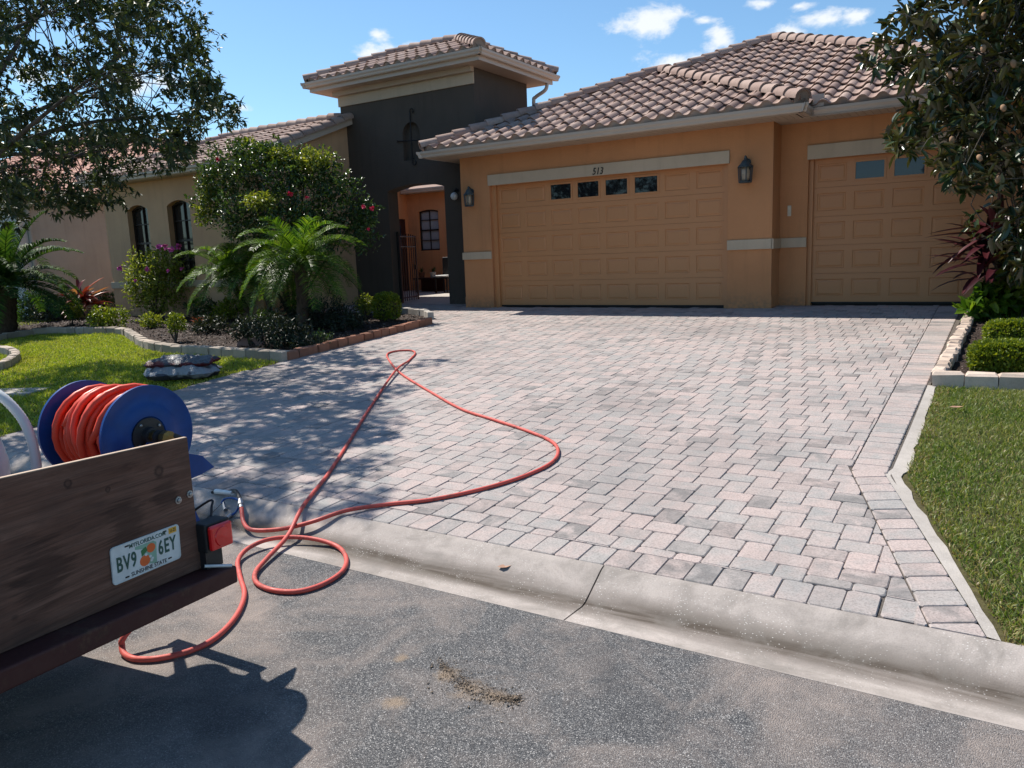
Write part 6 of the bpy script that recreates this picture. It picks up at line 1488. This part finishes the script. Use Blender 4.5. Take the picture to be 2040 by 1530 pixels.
# ---- grass
def m_grass(name, stops, patch):
    n = Nodes(name); r = n.rand(); p = n.pos(); cc = n.ramp(r, stops); a = n.noise(p, 0.9, 5, 0.65, 0.4)
    cc = n.mix(n.rng(a, 0.46, 0.66, 0, 0.6), cc, n.mix(0.5, cc, patch)); n.put(n.bsdf.inputs['Base Color'], cc); n.bsdf.inputs['Roughness'].default_value = 0.5
    tr = n.n('ShaderNodeBsdfTranslucent'); n.put(tr.inputs[0], n.mix(1.0, cc, (1.3,1.35,0.6), 'MULTIPLY')); mx = n.n('ShaderNodeMixShader'); mx.inputs[0].default_value = 0.35
    n.L.new(n.bsdf.outputs[0], mx.inputs[1]); n.L.new(tr.outputs[0], mx.inputs[2]); n.L.new(mx.outputs[0], n.out.inputs[0]); return n.m
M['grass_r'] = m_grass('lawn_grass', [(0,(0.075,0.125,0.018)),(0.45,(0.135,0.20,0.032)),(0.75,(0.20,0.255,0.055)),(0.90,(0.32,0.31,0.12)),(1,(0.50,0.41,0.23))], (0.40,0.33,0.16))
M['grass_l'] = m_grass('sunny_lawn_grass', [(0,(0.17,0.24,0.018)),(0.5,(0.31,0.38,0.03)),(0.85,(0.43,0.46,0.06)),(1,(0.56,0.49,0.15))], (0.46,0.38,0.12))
def grass(name, outl, n_, h, w, mat, label):
    xs = [p[0] for p in outl]; ys = [p[1] for p in outl]; x_ = npr.uniform(min(xs), max(xs), n_*3); y_ = npr.uniform(min(ys), max(ys), n_*3)
    ins = np.zeros(len(x_), bool); j = len(outl)-1
    for i in range(len(outl)):
        xi, yi = outl[i]; xj, yj = outl[j]; cnd = ((yi > y_) != (yj > y_)) & (x_ < (xj-xi)*(y_-yi)/(yj-yi+1e-12)+xi); ins ^= cnd; j = i
    x_, y_ = x_[ins][:n_], y_[ins][:n_]; m_ = len(x_); z_ = A0+B0*np.minimum(y_, Y_FLAT)-0.02
    c = np.stack([x_, y_, z_], 1); tuft = np.sin(x_*7.1+np.sin(y_*5.3)*2)*np.sin(y_*6.7+np.cos(x_*4.1)*2); hh = h*(0.55+0.7*npr.random(m_))*(1+0.25*tuft)
    d = np.stack([npr.normal(0,0.55,m_), npr.normal(0,0.55,m_), np.ones(m_)], 1); up = npr.normal(size=(m_,3)); up[:,2] = 0.2
    v, q, t = leaf_arrays(c, d, up, hh, w*(0.7+0.6*npr.random(m_)), 'blade', 0.28); o = np_mesh(name, v, q, t, mat); return tag(o, label, 'grass', kind='stuff')
gr = [(-0.375,7.86),(-0.375,6.34),(-0.385,5.2),(-0.22,4.54),(-0.03,3.88),(0.07,3.52),(0.125,3.27),(2.2,3.27),(2.6,7.9)]
grass('lawn', gr, 74000, 0.043, 0.0060, M['grass_r'], 'right lawn of mown green grass with straw patches')
gl = [(x_-0.02, y_) for x_, y_ in left_edge if y_ > 3.3 and y_ < 7.45]+[(-8.35,7.40)]+[(p[0], p[1]-0.09) for p in edge[::-1] if p[0] < -8.5]+[(-19.5,3.4),(-7.85,3.4)]
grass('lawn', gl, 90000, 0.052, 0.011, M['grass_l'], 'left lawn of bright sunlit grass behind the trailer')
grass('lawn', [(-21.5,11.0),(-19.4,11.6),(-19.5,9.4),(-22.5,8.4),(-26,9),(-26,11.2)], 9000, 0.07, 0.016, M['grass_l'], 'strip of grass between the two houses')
grass('lawn', [(2.2,3.27),(2.6,7.9),(6.5,8.0),(6.5,3.27)], 26000, 0.05, 0.009, M['grass_r'], 'mown lawn continuing beside the right lawn towards the next plot')
M['thatch'] = m_grass('dry_thatch', [(0,(0.20,0.15,0.07)),(0.5,(0.36,0.28,0.14)),(0.8,(0.46,0.37,0.20)),(1,(0.20,0.22,0.06))], (0.16,0.11,0.06))
th = [(x_, y_) for x_, y_ in gr[:7]]+[(x_+0.10, y_) for x_, y_ in gr[6::-1]]
grass('thatch', th, 5200, 0.030, 0.0065, M['thatch'], 'dry straw edge of the right lawn along the concrete strip')
